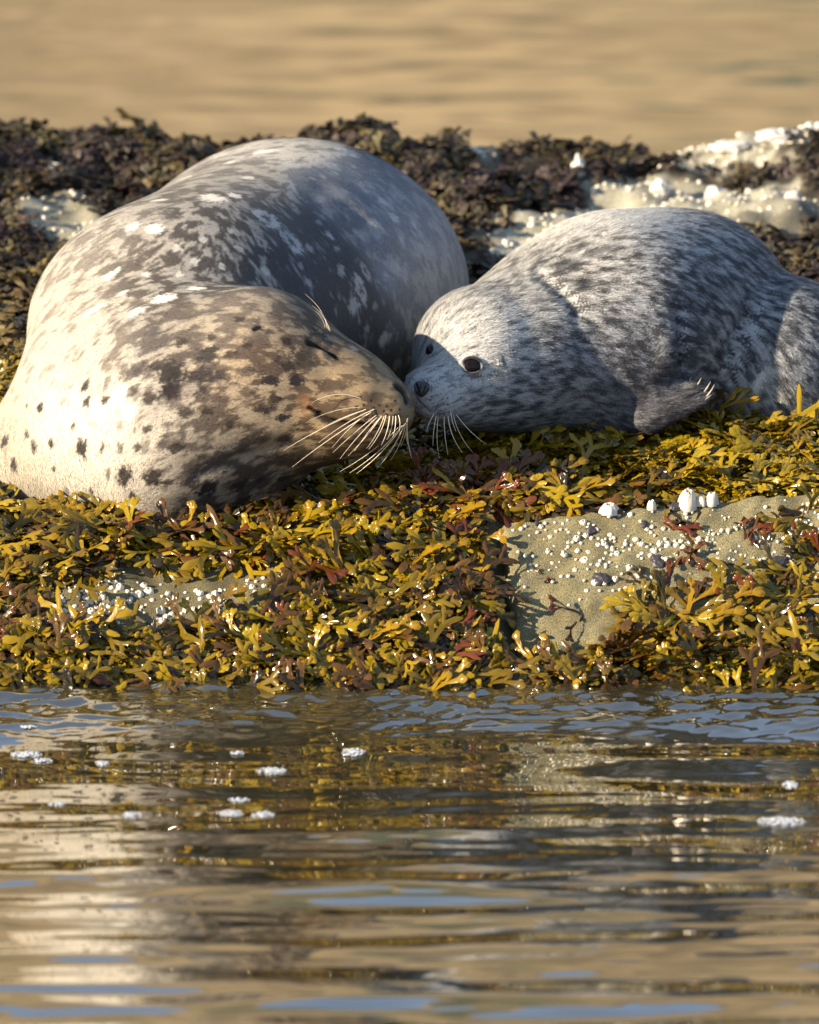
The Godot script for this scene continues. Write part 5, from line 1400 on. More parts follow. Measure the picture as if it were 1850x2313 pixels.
func frond_into(v: PackedVector3Array, n: PackedVector3Array, c: PackedColorArray, t: PackedInt32Array, r: RandomNumberGenerator, size: float, curl: float, levels: int):
	# a forked strap: each piece is a flattened tube; tips are rounded and a little swollen
	var jobs := [[Vector2.ZERO, r.randf_range(-0.2, 0.2), size * r.randf_range(0.24, 0.36), 0.0009 + size * 0.0105, 0.0, levels]]
	var wave := r.randf_range(0.0, TAU)
	var hue := r.randf_range(0.8, 1.2)
	var tint := r.randf_range(0.82, 1.06)
	while jobs.size():
		var j: Array = jobs.pop_back()
		var p: Vector2 = j[0]
		var dir: float = j[1]
		var length: float = j[2]
		var w0: float = j[3]
		var d0: float = j[4]
		var left: int = j[5]
		var tip := left == 0
		var w1 := w0 * (1.5 if not tip else r.randf_range(1.35, 1.9))
		var steps := 5 if tip else 3
		if tip: length *= r.randf_range(1.0, 1.5)
		var turn := r.randf_range(-0.25, 0.25)
		var first := v.size()
		for i in steps + 1:
			var s := float(i) / steps
			var a := dir + turn * s
			var q := p + Vector2(sin(a), cos(a)) * length * s
			var w := lerpf(w0, w1, s)
			var thick := 0.0005 + (0.0011 * sin(PI * s) if tip else 0.0)
			if tip:
				w = lerpf(w0, w1, minf(s * 1.6, 1.0)) * sqrt(maxf(1.0 - pow(maxf(s - 0.55, 0.0) / 0.47, 2), 0.02))
			var dd := d0 + length * s
			var across := Vector2(cos(a), -sin(a))
			var bend := curl * dd / size
			for k in 6:
				# upper face left, middle, right, then lower face right, middle, left
				var edge: float = [1.0, 0.0, -1.0, -1.0, 0.0, 1.0][k]
				var q2 := q + across * (w * edge)
				var lift: float = [0.0, thick, 0.0, 0.0, -thick, 0.0][k]
				lift += 0.28 * w * r.randf_range(-1.0, 1.0) * absf(edge) + 0.30 * w * edge * sin(wave + dd / size * 8.0) + 0.22 * w * absf(edge) * sin(wave * 2.0 + dd / size * 13.0)
				# roll the flat frond over an arc
				var yy := q2.y
				var R := size / maxf(absf(curl), 0.05)
				var ang := yy / R * signf(curl)
				var z := (1.0 - cos(ang)) * R * signf(curl) * -1.0
				v.append(Vector3(q2.x, z + lift * cos(ang), sin(absf(ang)) * R + lift * sin(ang)))
				c.append(Color(hue, hue * tint, hue))
				n.append(Vector3.ZERO)
			if i > 0:
				var o := first + (i - 1) * 6
				for k in [0, 1, 3, 4]:
					t.append_array(PackedInt32Array([o + k, o + 6 + k, o + k + 1, o + k + 1, o + 6 + k, o + 7 + k]))
		if not tip:
			var e := p + Vector2(sin(dir + turn), cos(dir + turn)) * length * 0.97
			var fork := r.randf_range(0.28, 0.5)
			for sgn in [-1.0, 1.0]:
				jobs.append([e, dir + turn + sgn * fork * r.randf_range(0.6, 1.2), length * r.randf_range(0.55, 0.85), w1 * 0.72, d0 + length, left - 1 if r.randf() > 0.18 else 0])

func build_fronds():
	for i in 14:
		var r := RandomNumberGenerator.new()
		r.seed = 100 + i
		var v := PackedVector3Array()
		var n := PackedVector3Array()
		var c := PackedColorArray()
		var t := PackedInt32Array()
		frond_into(v, n, c, t, r, 0.086 * r.randf_range(0.8, 1.2), [0.5, 0.9, 1.2, 0.2, 0.8][i % 5], 3 if i % 3 else 2)
		fronds.append(mesh_of(v, normals(v, t), t, c))

func frond_pose(r: RandomNumberGenerator, k: int, many: int) -> Transform3D:
	var az := 4.2 * ((k + r.randf_range(-0.4, 0.4)) / many - 0.5)
	var up := r.randf_range(0.02, 0.62)
	var b := Basis(Vector3.UP, az) * Basis(Vector3.RIGHT, -up) * Basis(Vector3(0, 0, 1), r.randf_range(-0.7, 0.7))
	return Transform3D(b.scaled(Vector3.ONE * r.randf_range(0.7, 1.15)), Vector3(r.randf_range(-0.008, 0.008), 0.002, r.randf_range(-0.008, 0.008)))

func joined_tuft(seed_: int, many: int, size: float, curl: float, levels: int) -> ArrayMesh:
	var r := RandomNumberGenerator.new()
	r.seed = seed_
	var v := PackedVector3Array()
	var n := PackedVector3Array()
	var c := PackedColorArray()
	var t := PackedInt32Array()
	for k in many:
		var a := v.size()
		frond_into(v, n, c, t, r, size * r.randf_range(0.7, 1.2), curl * r.randf_range(0.3, 1.5), levels)
		var pose := frond_pose(r, k, many)
		for i in range(a, v.size()):
			v[i] = pose * v[i]
	return mesh_of(v, normals(v, t), t, c)

func stand(at: Vector3, up: Vector3, turn: float, scale: float) -> Transform3D:
	var x := up.cross(Vector3(0, 0, -1)).normalized() if absf(up.z) < 0.95 else Vector3.RIGHT
	var b := Basis(x, up, x.cross(up))
	return Transform3D((b * Basis(Vector3.UP, turn)).scaled(Vector3.ONE * scale), at)

func clear_of_seals(p: Vector3, gap: float) -> bool:
	return field(p, mother_bones) > gap and field(p, pup_bones) > gap

func in_boulder(p: Vector3) -> bool:
	var q := b_turn.inverse() * (p - BOULDER_AT)
	return absf(q.x) < B_HALF.x + 0.036 and q.z > -B_HALF.z - 0.022 and q.z < B_HALF.z + (0.03 if q.x < -0.15 else 0.004) and q.y < B_HALF.y + 0.05

func build_weed():
	# prototypes of the tufts that can be told apart
	var r := RandomNumberGenerator.new()
	r.seed = 41
	var protos := []
	for i in 12:
		var poses := []
		var many := 15 + i % 3
		for k in many:
			poses.append([r.randi() % fronds.size(), frond_pose(r, k, many)])
		protos.append(poses)
	var spots := []
	var gap := 0.0275
	for j in int(0.56 / gap):
		for i in int(1.5 / gap):
			var x := -0.75 + (i + r.randf_range(-0.1, 1.1)) * gap
			var z := -0.16 + (j + r.randf_range(-0.1, 1.1)) * gap
			if z > 0.405: continue
			if z > -0.3 and bareness(x, z) > 0.3: continue
			var p := Vector3(x, reef(x, z), z)
			if in_boulder(p): continue
			if not clear_of_seals(p + Vector3(0, 0.012, 0), 0.006): continue
			spots.append([p, reef_normal(x, z)])
	# rockweed that grows on or hangs over the boulder: across, down the face
	for q in [
		[-0.2173, 0.0639],
		[-0.1824, 0.0619],
		[-0.1523, 0.0594],
		[-0.1271, 0.0562],
		[-0.0525, 0.0213],
		[-0.0333, -0.0079],
		[-0.0141, -0.0372],
		[-0.0260, 0.0435],
		[-0.0570, 0.0522],
		[-0.1089, 0.0678],
		[-0.1452, 0.0790],
		[-0.1752, 0.0816],
		[-0.2150, 0.0830],
		[-0.0193, -0.0696],
		[-0.0196, 0.0001],
		[-0.0850, 0.0739],
	]:
		spots.append([on_boulder(q[0], q[1]) - b_turn.y * 0.004, b_turn.y])
	spots.sort_custom(func(a, b): return a[0].z - absf(a[0].x) * 0.15 > b[0].z - absf(b[0].x) * 0.15)
	var kept := 0
	var rest := []
	for s in spots:
		var p: Vector3 = s[0]
		if kept >= 300 or absf(p.x) > 0.5:
			rest.append(s)
			continue
		kept += 1
		var hue := coarse.get_noise_2d(p.x * 7.0, p.z * 7.0) * 1.3 + r.randf_range(-0.35, 0.35)
		var main := "gold" if hue > -0.05 else "olive" if hue > -0.42 else "brown"
		if absf(p.x - 0.04) < 0.06 and p.z > 0.02 and p.z < 0.14 and r.randf() < 0.4: main = "rust"
		var lean := r.randf_range(-0.9, 0.9)
		var size := r.randf_range(0.68, 1.12)
		var where: String
		if p.z > 0.30:
			where = "at the water's edge " + ("at the left picture edge" if p.x < -0.40 else "under the bare barnacle patch" if p.x < -0.16 else "below the sleeping seal's nose" if p.x < 0.06 else "under the boulder's left end" if p.x < 0.24 else "under the boulder's middle" if p.x < 0.38 else "under the boulder's right end")
		elif p.z > 0.17:
			where = "halfway down the slope " + ("at the left picture edge" if p.x < -0.40 else "on the bare barnacle patch" if p.x < -0.16 else "between barnacle patch and boulder" if p.x < 0.08 else "on the boulder's foot")
		else:
			where = "on the ledge brow " + ("at the left picture edge" if p.x < -0.40 else "under the sleeping seal's chest" if p.x < -0.22 else "under the sleeping seal's chin" if p.x < -0.02 else "below the pup's face" if p.x < 0.12 else "before the pup's flipper" if p.x < 0.36 else "under the pup's rump")
		var build := "large" if size > 0.98 else "small" if size < 0.82 else "middling"
		var words := {"gold": "golden olive", "olive": "dull olive", "brown": "brown", "rust": "rusty red"}
		var label := "%s %s rockweed tuft leaning %s %s" % [build, words[main], "right" if lean > 0.0 else "left", where]
		var o := thing("rockweed_tuft", label, "seaweed", p, label.replace("tuft", "tufts"))
		var down := Vector3(0, -0.35, 0.35)
		o.transform = stand(p, (s[1] + down * r.randf_range(0.0, 0.7)).normalized(), PI + lean, size)
		for f in protos[r.randi() % protos.size()]:
			var other := r.randf()
			var m := main
			if other < 0.22: m = "olive" if main == "gold" else "gold"
			elif other < 0.36: m = "brown"
			elif other < 0.41: m = "dark"
			elif other < 0.435: m = "rust"
			var fr := obj("frond", fronds[f[0]], M["weed_" + m], o)
			fr.transform = f[1]
	# the rest of the near weed, the paler weed beside the sleeping seal, and the dark turf behind
	var near_meshes := []
	for i in 3: near_meshes.append(joined_tuft(300 + i, 18, 0.072, 0.6, 3))
	var near_lists := [[], [], []]
	for s in rest:
		var p: Vector3 = s[0]
		var h := coarse.get_noise_2d(p.x * 7.0, p.z * 7.0)
		var c := Color(0.32, 0.212, 0.005) if h > -0.1 else Color(0.15, 0.10, 0.007)
		near_lists[r.randi() % 3].append([stand(p, s[1], PI + r.randf_range(-0.9, 0.9), r.randf_range(0.65, 1.05)), c])
	for i in 1500:
		var x := r.randf_range(-0.66, 0.66)
		var z := r.randf_range(-0.62, -0.10)
		var p := Vector3(x, reef(x, z), z)
		if not clear_of_seals(p + Vector3(0, 0.015, 0), 0.004): continue
		var gold := smoothstep(-0.52, -0.30, z + 0.12 * coarse.get_noise_2d(x * 8.0, z * 8.0))
		var c := Color(0.075, 0.058, 0.022).lerp(Color(0.28, 0.19, 0.012), gold)
		near_lists[r.randi() % 3].append([stand(p, reef_normal(x, z), r.randf() * TAU, r.randf_range(0.4, 0.7)), c])
	for i in 3: scatter("rockweed_cover", near_meshes[i], near_lists[i], M.weed_many, "olive rockweed carpeting the ledge among the seals")
	var turf := []
	for i in 3: turf.append(joined_tuft(400 + i, 8, 0.036, 1.3, 2))
	var lists := [[], [], []]
	for i in 11500:
		var x := r.randf_range(-0.92, 0.92)
		var z := r.randf_range(-1.55, -0.45)
		var b := bareness(x, z)
		if r.randf() < b * 2.2: continue
		var p := Vector3(x, reef(x, z), z)
		if not clear_of_seals(p + Vector3(0, 0.01, 0), 0.004): continue
		var h := coarse.get_noise_2d(x * 9.0, z * 9.0) + r.randf_range(-0.3, 0.3)
		var c := Color(0.042, 0.033, 0.018)
		if h > 0.25: c = Color(0.085, 0.066, 0.026)
		elif h < -0.25: c = Color(0.040, 0.027, 0.020)
		if r.randf() < 0.008: c = Color(0.17, 0.12, 0.03)
		if x < -0.33 and z > -0.75: c = c.lerp(Color(0.16, 0.115, 0.03), 0.55)
		c *= r.randf_range(0.7, 1.3)
		lists[r.randi() % 3].append([stand(p + Vector3(0, r.randf_range(-0.004, 0.012), 0), reef_normal(x, z), r.randf() * TAU, r.randf_range(0.6, 1.25) * (0.95 + 0.7 * grain.get_noise_2d(x * 16.0, z * 16.0))), c])
	for i in 3: scatter("seaweed_turf", turf[i], lists[i], M.weed_dry, "dark brown curly seaweed turf covering the back of the ledge")

func scatter(called: String, mesh: Mesh, list: Array, material: Material, label: String):
	if list.is_empty(): return
	var mm := MultiMesh.new()
	mm.transform_format = MultiMesh.TRANSFORM_3D
	mm.use_colors = true
	mm.mesh = mesh
	mm.instance_count = list.size()
	for i in list.size():
		mm.set_instance_transform(i, list[i][0])
		mm.set_instance_color(i, list[i][1])
	var o := MultiMeshInstance3D.new()
	o.name = numbered(called)
	o.multimesh = mm
	o.material_override = material
	add_child(o, true)
	tag(o, label, "", "", "stuff")

# ------------------------------------------------------------------ barnacles, shells, stones
var shells := []

func barnacle_mesh(seed_: int, tall: float, sides: int) -> ArrayMesh:
	var r := RandomNumberGenerator.new()
	r.seed = seed_
	var v := PackedVector3Array()
	var c := PackedColorArray()
	var t := PackedInt32Array()
	var rings := [[1.0, -0.15], [0.95, 0.12], [0.78, 0.60], [0.50, 0.95], [0.30, 0.98], [0.17, 0.66], [0.02, 0.62]]
	var wob := []
	for k in sides: wob.append(r.randf_range(0.82, 1.15) * (1.0 if k % 2 else 0.80))
	for i in rings.size():
		for k in sides:
			var a := TAU * k / sides
			var rad: float = rings[i][0] * lerpf(1.0, wob[k], 1.0 - 0.12 * i)
			var y: float = rings[i][1] * tall * (lerpf(1.0, wob[(k + 3) % sides], 0.6) if i in [2, 3, 4] else 1.0)
			v.append(Vector3(cos(a) * rad, y, sin(a) * rad))
			var tone := r.randf_range(0.80, 1.05)
			c.append(Color(0.66, 0.59, 0.47) * tone if i < 4 else Color(0.60, 0.50, 0.36) if i == 4 else Color(0.26, 0.19, 0.12))
	for i in rings.size() - 1:
		for k in sides:
			var a := i * sides + k
			var b := i * sides + (k + 1) % sides
			t.append_array(PackedInt32Array([a, b, a + sides, b, b + sides, a + sides]))
	return mesh_of(v, normals(v, t), t, c)

func build_barnacles():
	for i in 5: shells.append(barnacle_mesh(500 + i, [0.55, 0.75, 0.95, 0.6, 0.8][i], 10))
	var r := RandomNumberGenerator.new()
	r.seed = 77
	var placed := []
	# boulder clusters: across, down, spread, how many, size
	for q in [
		[-0.2451, -0.0973, 0.0225, 27, 0.00252],
		[-0.2229, -0.1137, 0.02, 20, 0.00224],
		[-0.2453, -0.0592, 0.02, 27, 0.00252],
		[-0.2172, -0.0463, 0.015, 25, 0.00252],
		[-0.2918, -0.0459, 0.02, 27, 0.00252],
		[-0.2690, -0.0305, 0.015, 17, 0.0028],
		[-0.3090, -0.0670, 0.02, 17, 0.00224],
		[-0.1891, -0.0333, 0.0175, 20, 0.00252],
		[-0.1588, -0.0359, 0.025, 32, 0.00196],
		[-0.1246, -0.0317, 0.025, 37, 0.00196],
		[-0.1116, -0.0175, 0.02, 30, 0.00224],
		[-0.1305, -0.0960, 0.03, 17, 0.00196],
		[-0.1886, -0.1095, 0.02, 12, 0.00224],
		[-0.3049, -0.0983, 0.0125, 10, 0.00196],
		[-0.3531, -0.0725, 0.01, 6, 0.0028],
		[-0.2919, -0.0081, 0.015, 12, 0.00252],
		[-0.0813, -0.0899, 0.03, 15, 0.00196],
		[-0.0501, -0.0989, 0.02, 15, 0.00224],
		[-0.0350, -0.0651, 0.02, 20, 0.00224],
		[-0.0297, -0.0328, 0.015, 15, 0.00252],
		[-0.0636, -0.0053, 0.02, 17, 0.00224],
		[-0.2324, -0.0071, 0.025, 20, 0.00196],
		[-0.3285, -0.0315, 0.01, 7, 0.0028],
		[-0.1545, -0.0671, 0.02, 15, 0.00168],
		[-0.2700, 0.0135, 0.015, 12, 0.00252],
		[-0.2031, -0.0035, 0.02, 15, 0.00196],
		[-0.3676, 0.0015, 0.006, 7, 0.00196],
		[-0.2942, -0.1033, 0.03, 10, 0.00168],
		[-0.1054, -0.0611, 0.025, 17, 0.00168],
		[-0.2722, -0.0816, 0.0125, 6, 0.00252],
	]:
		for i in q[3]:
			var u: float = q[0] + r.randfn(0.0, q[2] * 1.3)
			var d: float = q[1] + r.randfn(0.0, q[2] * 0.8)
			if absf(d) > B_HALF.z - 0.012 or u < -B_HALF.x + 0.015: continue
			placed.append([on_boulder(u, d), b_turn.y, q[4] * exp(r.randfn(0.0, 0.35)), "on the flat olive boulder below the pup"])
	for q in [
		[-0.3555, 0.2480, 0.0125, 28, 0.0033],
		[-0.3427, 0.2660, 0.011, 28, 0.00363],
		[-0.3656, 0.2350, 0.01, 10, 0.00297],
		[-0.3312, 0.2390, 0.014, 20, 0.00297],
		[-0.3115, 0.2420, 0.011, 20, 0.00297],
		[-0.3898, 0.2480, 0.01, 10, 0.0033],
		[-0.3793, 0.2720, 0.01, 10, 0.00297],
		[-0.2868, 0.2480, 0.0175, 15, 0.00264],
		[-0.2475, 0.2540, 0.012, 18, 0.00363],
		[-0.2279, 0.2510, 0.0125, 18, 0.0033],
		[-0.2569, 0.2720, 0.01, 10, 0.00297],
		[-0.2419, 0.2910, 0.0125, 13, 0.00264],
		[-0.1987, 0.2420, 0.0125, 10, 0.00297],
		[-0.1497, 0.2350, 0.011, 18, 0.00264],
		[-0.1694, 0.2280, 0.009, 7, 0.00297],
		[-0.1155, 0.2120, 0.007, 13, 0.00264],
		[-0.1157, 0.1970, 0.005, 7, 0.00264],
		[-0.1404, 0.1820, 0.0125, 7, 0.00231],
		[-0.3765, 0.1970, 0.015, 10, 0.00264],
		[-0.2933, 0.1750, 0.0125, 10, 0.00297],
		[-0.2195, 0.1670, 0.015, 15, 0.0033],
		[-0.2095, 0.1750, 0.01, 10, 0.00297],
		[-0.1493, 0.2720, 0.01, 7, 0.00264],
		[-0.2369, 0.3000, 0.0075, 7, 0.00231],
		[-0.3061, 0.2630, 0.02, 13, 0.00231],
	]:
		for i in q[3]:
			var x: float = q[0] + r.randfn(0.0, q[2] * 1.3)
			var z: float = q[1] + r.randfn(0.0, q[2] * 0.7)
			placed.append([Vector3(x, reef(x, z), z), reef_normal(x, z), q[4] * exp(r.randfn(0.0, 0.35)), "in the bare rock patch under the sleeping seal"])
	placed.sort_custom(func(a, b): return a[2] > b[2])
	var lists := [[], [], [], [], []]
	var held := []
	for i in placed.size():
		var s: Array = placed[i]
		var crowded := false
		for h in held:
			if h[0].distance_to(s[0]) < (h[1] + s[2]) * 0.72:
				crowded = true
				break
		if crowded: continue
		held.append([s[0], s[2]])
		var k := r.randi() % 5
		var pose := stand(s[0], (s[1] + Vector3(r.randf_range(-0.25, 0.25), 0, r.randf_range(-0.25, 0.25))).normalized(), r.randf() * TAU, s[2])
		if held.size() <= 270:
			var o := obj("barnacle", shells[k], M.shell)
			o.transform = pose
			var big := "larger" if s[2] > 0.0048 else "small"
			tag(o, "%s white acorn barnacle %s" % [big, s[3]], "barnacle", "%s barnacles %s" % [big, s[3]])
		else:
			lists[k].append([pose, Color.WHITE])
	# the crust at the back of the ledge
	for i in 9000:
		var x := r.randf_range(-0.62, 0.62)
		var z := r.randf_range(-1.45, -0.35)
		if r.randf() > bareness(x, z) * 0.8: continue
		var p := Vector3(x, reef(x, z), z)
		if not clear_of_seals(p, 0.004): continue
		lists[r.randi() % 5].append([stand(p, reef_normal(x, z), r.randf() * TAU, 0.0023 * exp(r.randfn(0.0, 0.4))), Color(1, 1, 1)])
	for k in 5: scatter("barnacle_crust", shells[k], lists[k], M.shell, "crust of many small white barnacles on the rock ledge")

func lump(called: String, label: String, category: String, at: Vector3, half: Vector3, tone: Color, rough: float, seed_: int, material: Material, turn := 0.0) -> MeshInstance3D:
	var d := dome(Vector3.ZERO, Vector3(half.x, 0, 0), Vector3(0, half.y, 0), Vector3(0, 0, half.z), 22, 32)
	var a := d.surface_get_arrays(0)
	var v: PackedVector3Array = a[Mesh.ARRAY_VERTEX]
	var n: PackedVector3Array = a[Mesh.ARRAY_NORMAL]
	var c := PackedColorArray()
	for i in v.size():
		var q := v[i] / half
		var e := coarse.get_noise_3dv(q * 1.3 + Vector3(seed_, 0, 0)) * rough + 0.35 * rough * coarse.get_noise_3dv(q * 5.0 + Vector3(0, seed_, 0))
		v[i] += v[i] * e
		var m := coarse.get_noise_3dv(q * 3.0 + Vector3(0, 0, seed_))
		c.append(tone * (1.0 + 0.45 * m))
	var o := obj(called, mesh_of(v, normals(v, a[Mesh.ARRAY_INDEX]), a[Mesh.ARRAY_INDEX], c), material)
	o.position = at
	o.rotation.y = turn
	tag(o, label, category)
	return o

func alga(called: String, label: String, category: String, at: Vector3, up: Vector3, size: float, many: int, tones: Array, seed_: int, curl: float, levels: int, group := ""):
	# a single tuft with each blade a part
	var r := RandomNumberGenerator.new()
	r.seed = seed_
	var o := thing(called, label, category, at, group)
	o.transform = stand(at, up, r.randf() * TAU, 1.0)
	for k in many:
		var v := PackedVector3Array()
		var n := PackedVector3Array()
		var c := PackedColorArray()
		var t := PackedInt32Array()
		frond_into(v, n, c, t, r, size * r.randf_range(0.7, 1.2), curl * r.randf_range(0.4, 1.4), levels)
		var f := obj("frond", mesh_of(v, normals(v, t), t, c), M["weed_" + tones[k % tones.size()]], o)
		f.transform = frond_pose(r, k, many)

func build_extras():
	alga("red_alga", "dark red brown curly alga in the middle of the boulder", "seaweed", on_boulder(-0.1676, -0.0624), b_turn.y, 0.044, 16, ["rust", "brown", "rust", "dark"], 600, 2.0, 2)
	alga("red_alga", "dark red brown curly alga near the right end of the boulder", "seaweed", on_boulder(-0.0916, -0.0530), b_turn.y, 0.044, 16, ["rust", "brown", "rust", "dark"], 601, 2.0, 2)
	alga("red_alga", "brown stringy alga lying across the barnacles on the boulder", "seaweed", on_boulder(-0.1619, -0.0142), b_turn.y, 0.036, 10, ["rust", "brown", "rust", "dark"], 602, 2.0, 2)
	alga("red_alga", "dull red alga at the right edge of the boulder", "seaweed", on_boulder(-0.0519, -0.0513), b_turn.y, 0.034, 10, ["rust", "brown", "rust", "dark"], 603, 2.0, 2)
	alga("red_alga", "small purple brown alga low on the boulder", "seaweed", on_boulder(-0.1249, 0.0061), b_turn.y, 0.022, 8, ["rust", "brown", "rust", "dark"], 604, 2.0, 2)
	alga("red_alga", "tiny dark tuft low on the left of the boulder", "seaweed", on_boulder(-0.3293, -0.0064), b_turn.y, 0.012, 5, ["rust", "brown", "rust", "dark"], 605, 2.0, 2)
	alga("seaweed_twig", "bare brown forked seaweed twig standing up from the left foot of the boulder", "seaweed", on_boulder(-0.3001, 0.0538), Vector3(0.1, 0.9, 0.4).normalized(), 0.075, 3, ["brown", "rust"], 620, 0.3, 3)
	alga("seaweed_twig", "bare brown forked seaweed twig at the middle foot of the boulder", "seaweed", on_boulder(-0.2078, 0.0306), Vector3(0.1, 0.9, 0.4).normalized(), 0.075, 3, ["brown", "rust"], 621, 0.3, 3)
	alga("seaweed_twig", "dry brown seaweed sprig standing against the chest of the sleeping seal", "seaweed", Vector3(-0.3990, reef(-0.3990, 0.1070) + 0, 0.1070), Vector3(0.1, 0.9, 0.4).normalized(), 0.055, 3, ["brown", "rust"], 622, 0.3, 3)
	alga("rockweed_fan", "drooping rusty red rockweed fan at the left shoulder of the boulder", "seaweed", Vector3(0.0896, reef(0.0896, 0.0500) + 0, 0.0500), Vector3(0.0, 0.75, 0.65).normalized(), 0.085, 11, ["rust", "brown", "rust"], 640, 1.1, 3)
	alga("rockweed_fan", "second drooping red brown rockweed fan left of the boulder", "seaweed", Vector3(0.0671, reef(0.0671, 0.0750) + 0, 0.0750), Vector3(0.0, 0.75, 0.65).normalized(), 0.085, 11, ["rust", "brown", "rust"], 641, 1.1, 3)
	alga("rockweed_fan", "arched olive rockweed lying under the chest of the pup", "seaweed", Vector3(0.2340, reef(0.2340, -0.0890) + 0, -0.0890), Vector3(0.0, 0.75, 0.65).normalized(), 0.085, 11, ["olive", "gold", "brown"], 642, 1.1, 3)
	alga("rockweed_fan", "upright olive rockweed behind the ridged white barnacles", "seaweed", Vector3(0.3402, reef(0.3402, -0.1100) + 0, -0.1100), Vector3(0.0, 0.75, 0.65).normalized(), 0.085, 11, ["olive", "gold", "brown"], 643, 1.1, 3)
	alga("rockweed_fan", "bright golden rockweed fan at the right edge under the pup", "seaweed", Vector3(0.4337, reef(0.4337, -0.0460) + 0, -0.0460), Vector3(0.0, 0.75, 0.65).normalized(), 0.085, 11, ["gold", "olive"], 644, 1.1, 3)
	alga("rockweed_fan", "long golden rockweed fan right of the bare barnacle patch", "seaweed", Vector3(-0.0881, reef(-0.0881, 0.2720) + 0, 0.2720), Vector3(0.0, 0.75, 0.65).normalized(), 0.085, 11, ["gold", "olive"], 645, 1.1, 3)
	alga("rockweed_fan", "grey green rockweed hanging over the bare barnacle patch", "seaweed", Vector3(-0.2493, reef(-0.2493, 0.1590) + 0, 0.1590), Vector3(0.0, 0.75, 0.65).normalized(), 0.085, 11, ["olive", "gold", "brown"], 646, 1.1, 3)
	alga("rockweed_fan", "broad spreading rockweed fan on the lower boulder", "seaweed", on_boulder(-0.2014, 0.0565), Vector3(0.0, 0.75, 0.65).normalized(), 0.085, 11, ["olive", "gold", "brown"], 647, 1.1, 3)
	var limpet0 := lump("limpet", "dark limpet left of the middle barnacles on the boulder", "limpet", on_boulder(-0.2665, -0.0682), Vector3(0.0080, 0.0032, 0.0062), Color(0.035, 0.028, 0.03), 0.3, 3, M.limpet)
	limpet0.transform = stand(limpet0.position, b_turn.y, 0, 1.0)
	var limpet1 := lump("limpet", "dark limpet at the top of the boulder", "limpet", on_boulder(-0.1679, -0.0930), Vector3(0.0080, 0.0032, 0.0062), Color(0.035, 0.028, 0.03), 0.3, 4, M.limpet)
	limpet1.transform = stand(limpet1.position, b_turn.y, 0.7, 1.0)
	var limpet2 := lump("limpet", "small dark limpet under the red alga on the boulder", "limpet", on_boulder(-0.2065, -0.0697), Vector3(0.0050, 0.0020, 0.0038), Color(0.035, 0.028, 0.03), 0.3, 5, M.limpet)
	limpet2.transform = stand(limpet2.position, b_turn.y, 1.4, 1.0)
	var limpet3 := lump("limpet", "dark limpet among the lower barnacles on the boulder", "limpet", on_boulder(-0.1988, -0.0168), Vector3(0.0100, 0.0040, 0.0077), Color(0.035, 0.028, 0.03), 0.3, 6, M.limpet)
	limpet3.transform = stand(limpet3.position, b_turn.y, 2.1, 1.0)
	var limpet4 := lump("limpet", "dark limpet at the lower left of the boulder", "limpet", on_boulder(-0.2644, 0.0016), Vector3(0.0110, 0.0044, 0.0085), Color(0.035, 0.028, 0.03), 0.3, 7, M.limpet)
	limpet4.transform = stand(limpet4.position, b_turn.y, 2.8, 1.0)
	var limpet5 := lump("limpet", "largest dark limpet at the lower right of the boulder", "limpet", on_boulder(-0.0650, 0.0040), Vector3(0.0140, 0.0056, 0.0108), Color(0.035, 0.028, 0.03), 0.3, 8, M.limpet)
	limpet5.transform = stand(limpet5.position, b_turn.y, 3.5, 1.0)
	var limpet6 := lump("limpet", "tiny dark limpet near the upper left corner of the boulder", "limpet", on_boulder(-0.3251, -0.0881), Vector3(0.0035, 0.0014, 0.0027), Color(0.035, 0.028, 0.03), 0.3, 9, M.limpet)
	limpet6.transform = stand(limpet6.position, b_turn.y, 4.2, 1.0)
	var tall0 := obj("ridged_barnacle", barnacle_mesh(700, 1.7, 16), M.shell)
	tall0.transform = stand(on_boulder(-0.1538, -0.0930), Vector3(0, 0.97, 0.24), 0, 0.012)
	tag(tall0, "tallest ridged cream barnacle on top of the boulder", "barnacle")
	var tall1 := obj("ridged_barnacle", barnacle_mesh(701, 1.5, 16), M.shell)
	tall1.transform = stand(on_boulder(-0.1266, -0.0930), Vector3(0, 0.97, 0.24), 1, 0.0085)
	tag(tall1, "ridged cream barnacle right of the tallest one on the boulder", "barnacle")
	var tall2 := obj("ridged_barnacle", barnacle_mesh(702, 0.8, 16), M.shell)
	tall2.transform = stand(on_boulder(-0.2426, -0.0930), Vector3(0, 0.97, 0.24), 2, 0.012)
	tag(tall2, "broad bleached white shell at the top edge of the boulder", "barnacle")
	var tall3 := obj("ridged_barnacle", barnacle_mesh(703, 1.6, 16), M.shell)
	tall3.transform = stand(on_boulder(-0.1951, -0.0930), Vector3(0, 0.97, 0.24), 3, 0.006)
	tag(tall3, "narrow white barnacle left of the tallest one on the boulder", "barnacle")
	var tall4 := obj("ridged_barnacle", barnacle_mesh(704, 1.5, 16), M.shell)
	tall4.transform = stand(on_boulder(-0.1395, -0.0930), Vector3(0, 0.97, 0.24), 4, 0.007)
	tag(tall4, "short cream barnacle wedged between the tall ridged pair", "barnacle")
	lump("white_shell" if 0 < 7 else "pale_stone", "round white shell behind the back of the pup", "shell", Vector3(0.3076, reef(0.3076, -1.1220) + 0.004, -1.1220), Vector3(0.0119, 0.0119, 0.0099), Color(0.55, 0.52, 0.46), 0.5, 20, M.shell)
	lump("white_shell" if 1 < 7 else "pale_stone", "blocky white shell right of the round one behind the pup", "shell", Vector3(0.3780, reef(0.3780, -1.1080) + 0.004, -1.1080), Vector3(0.0140, 0.0119, 0.0117), Color(0.55, 0.52, 0.46), 0.5, 21, M.shell)
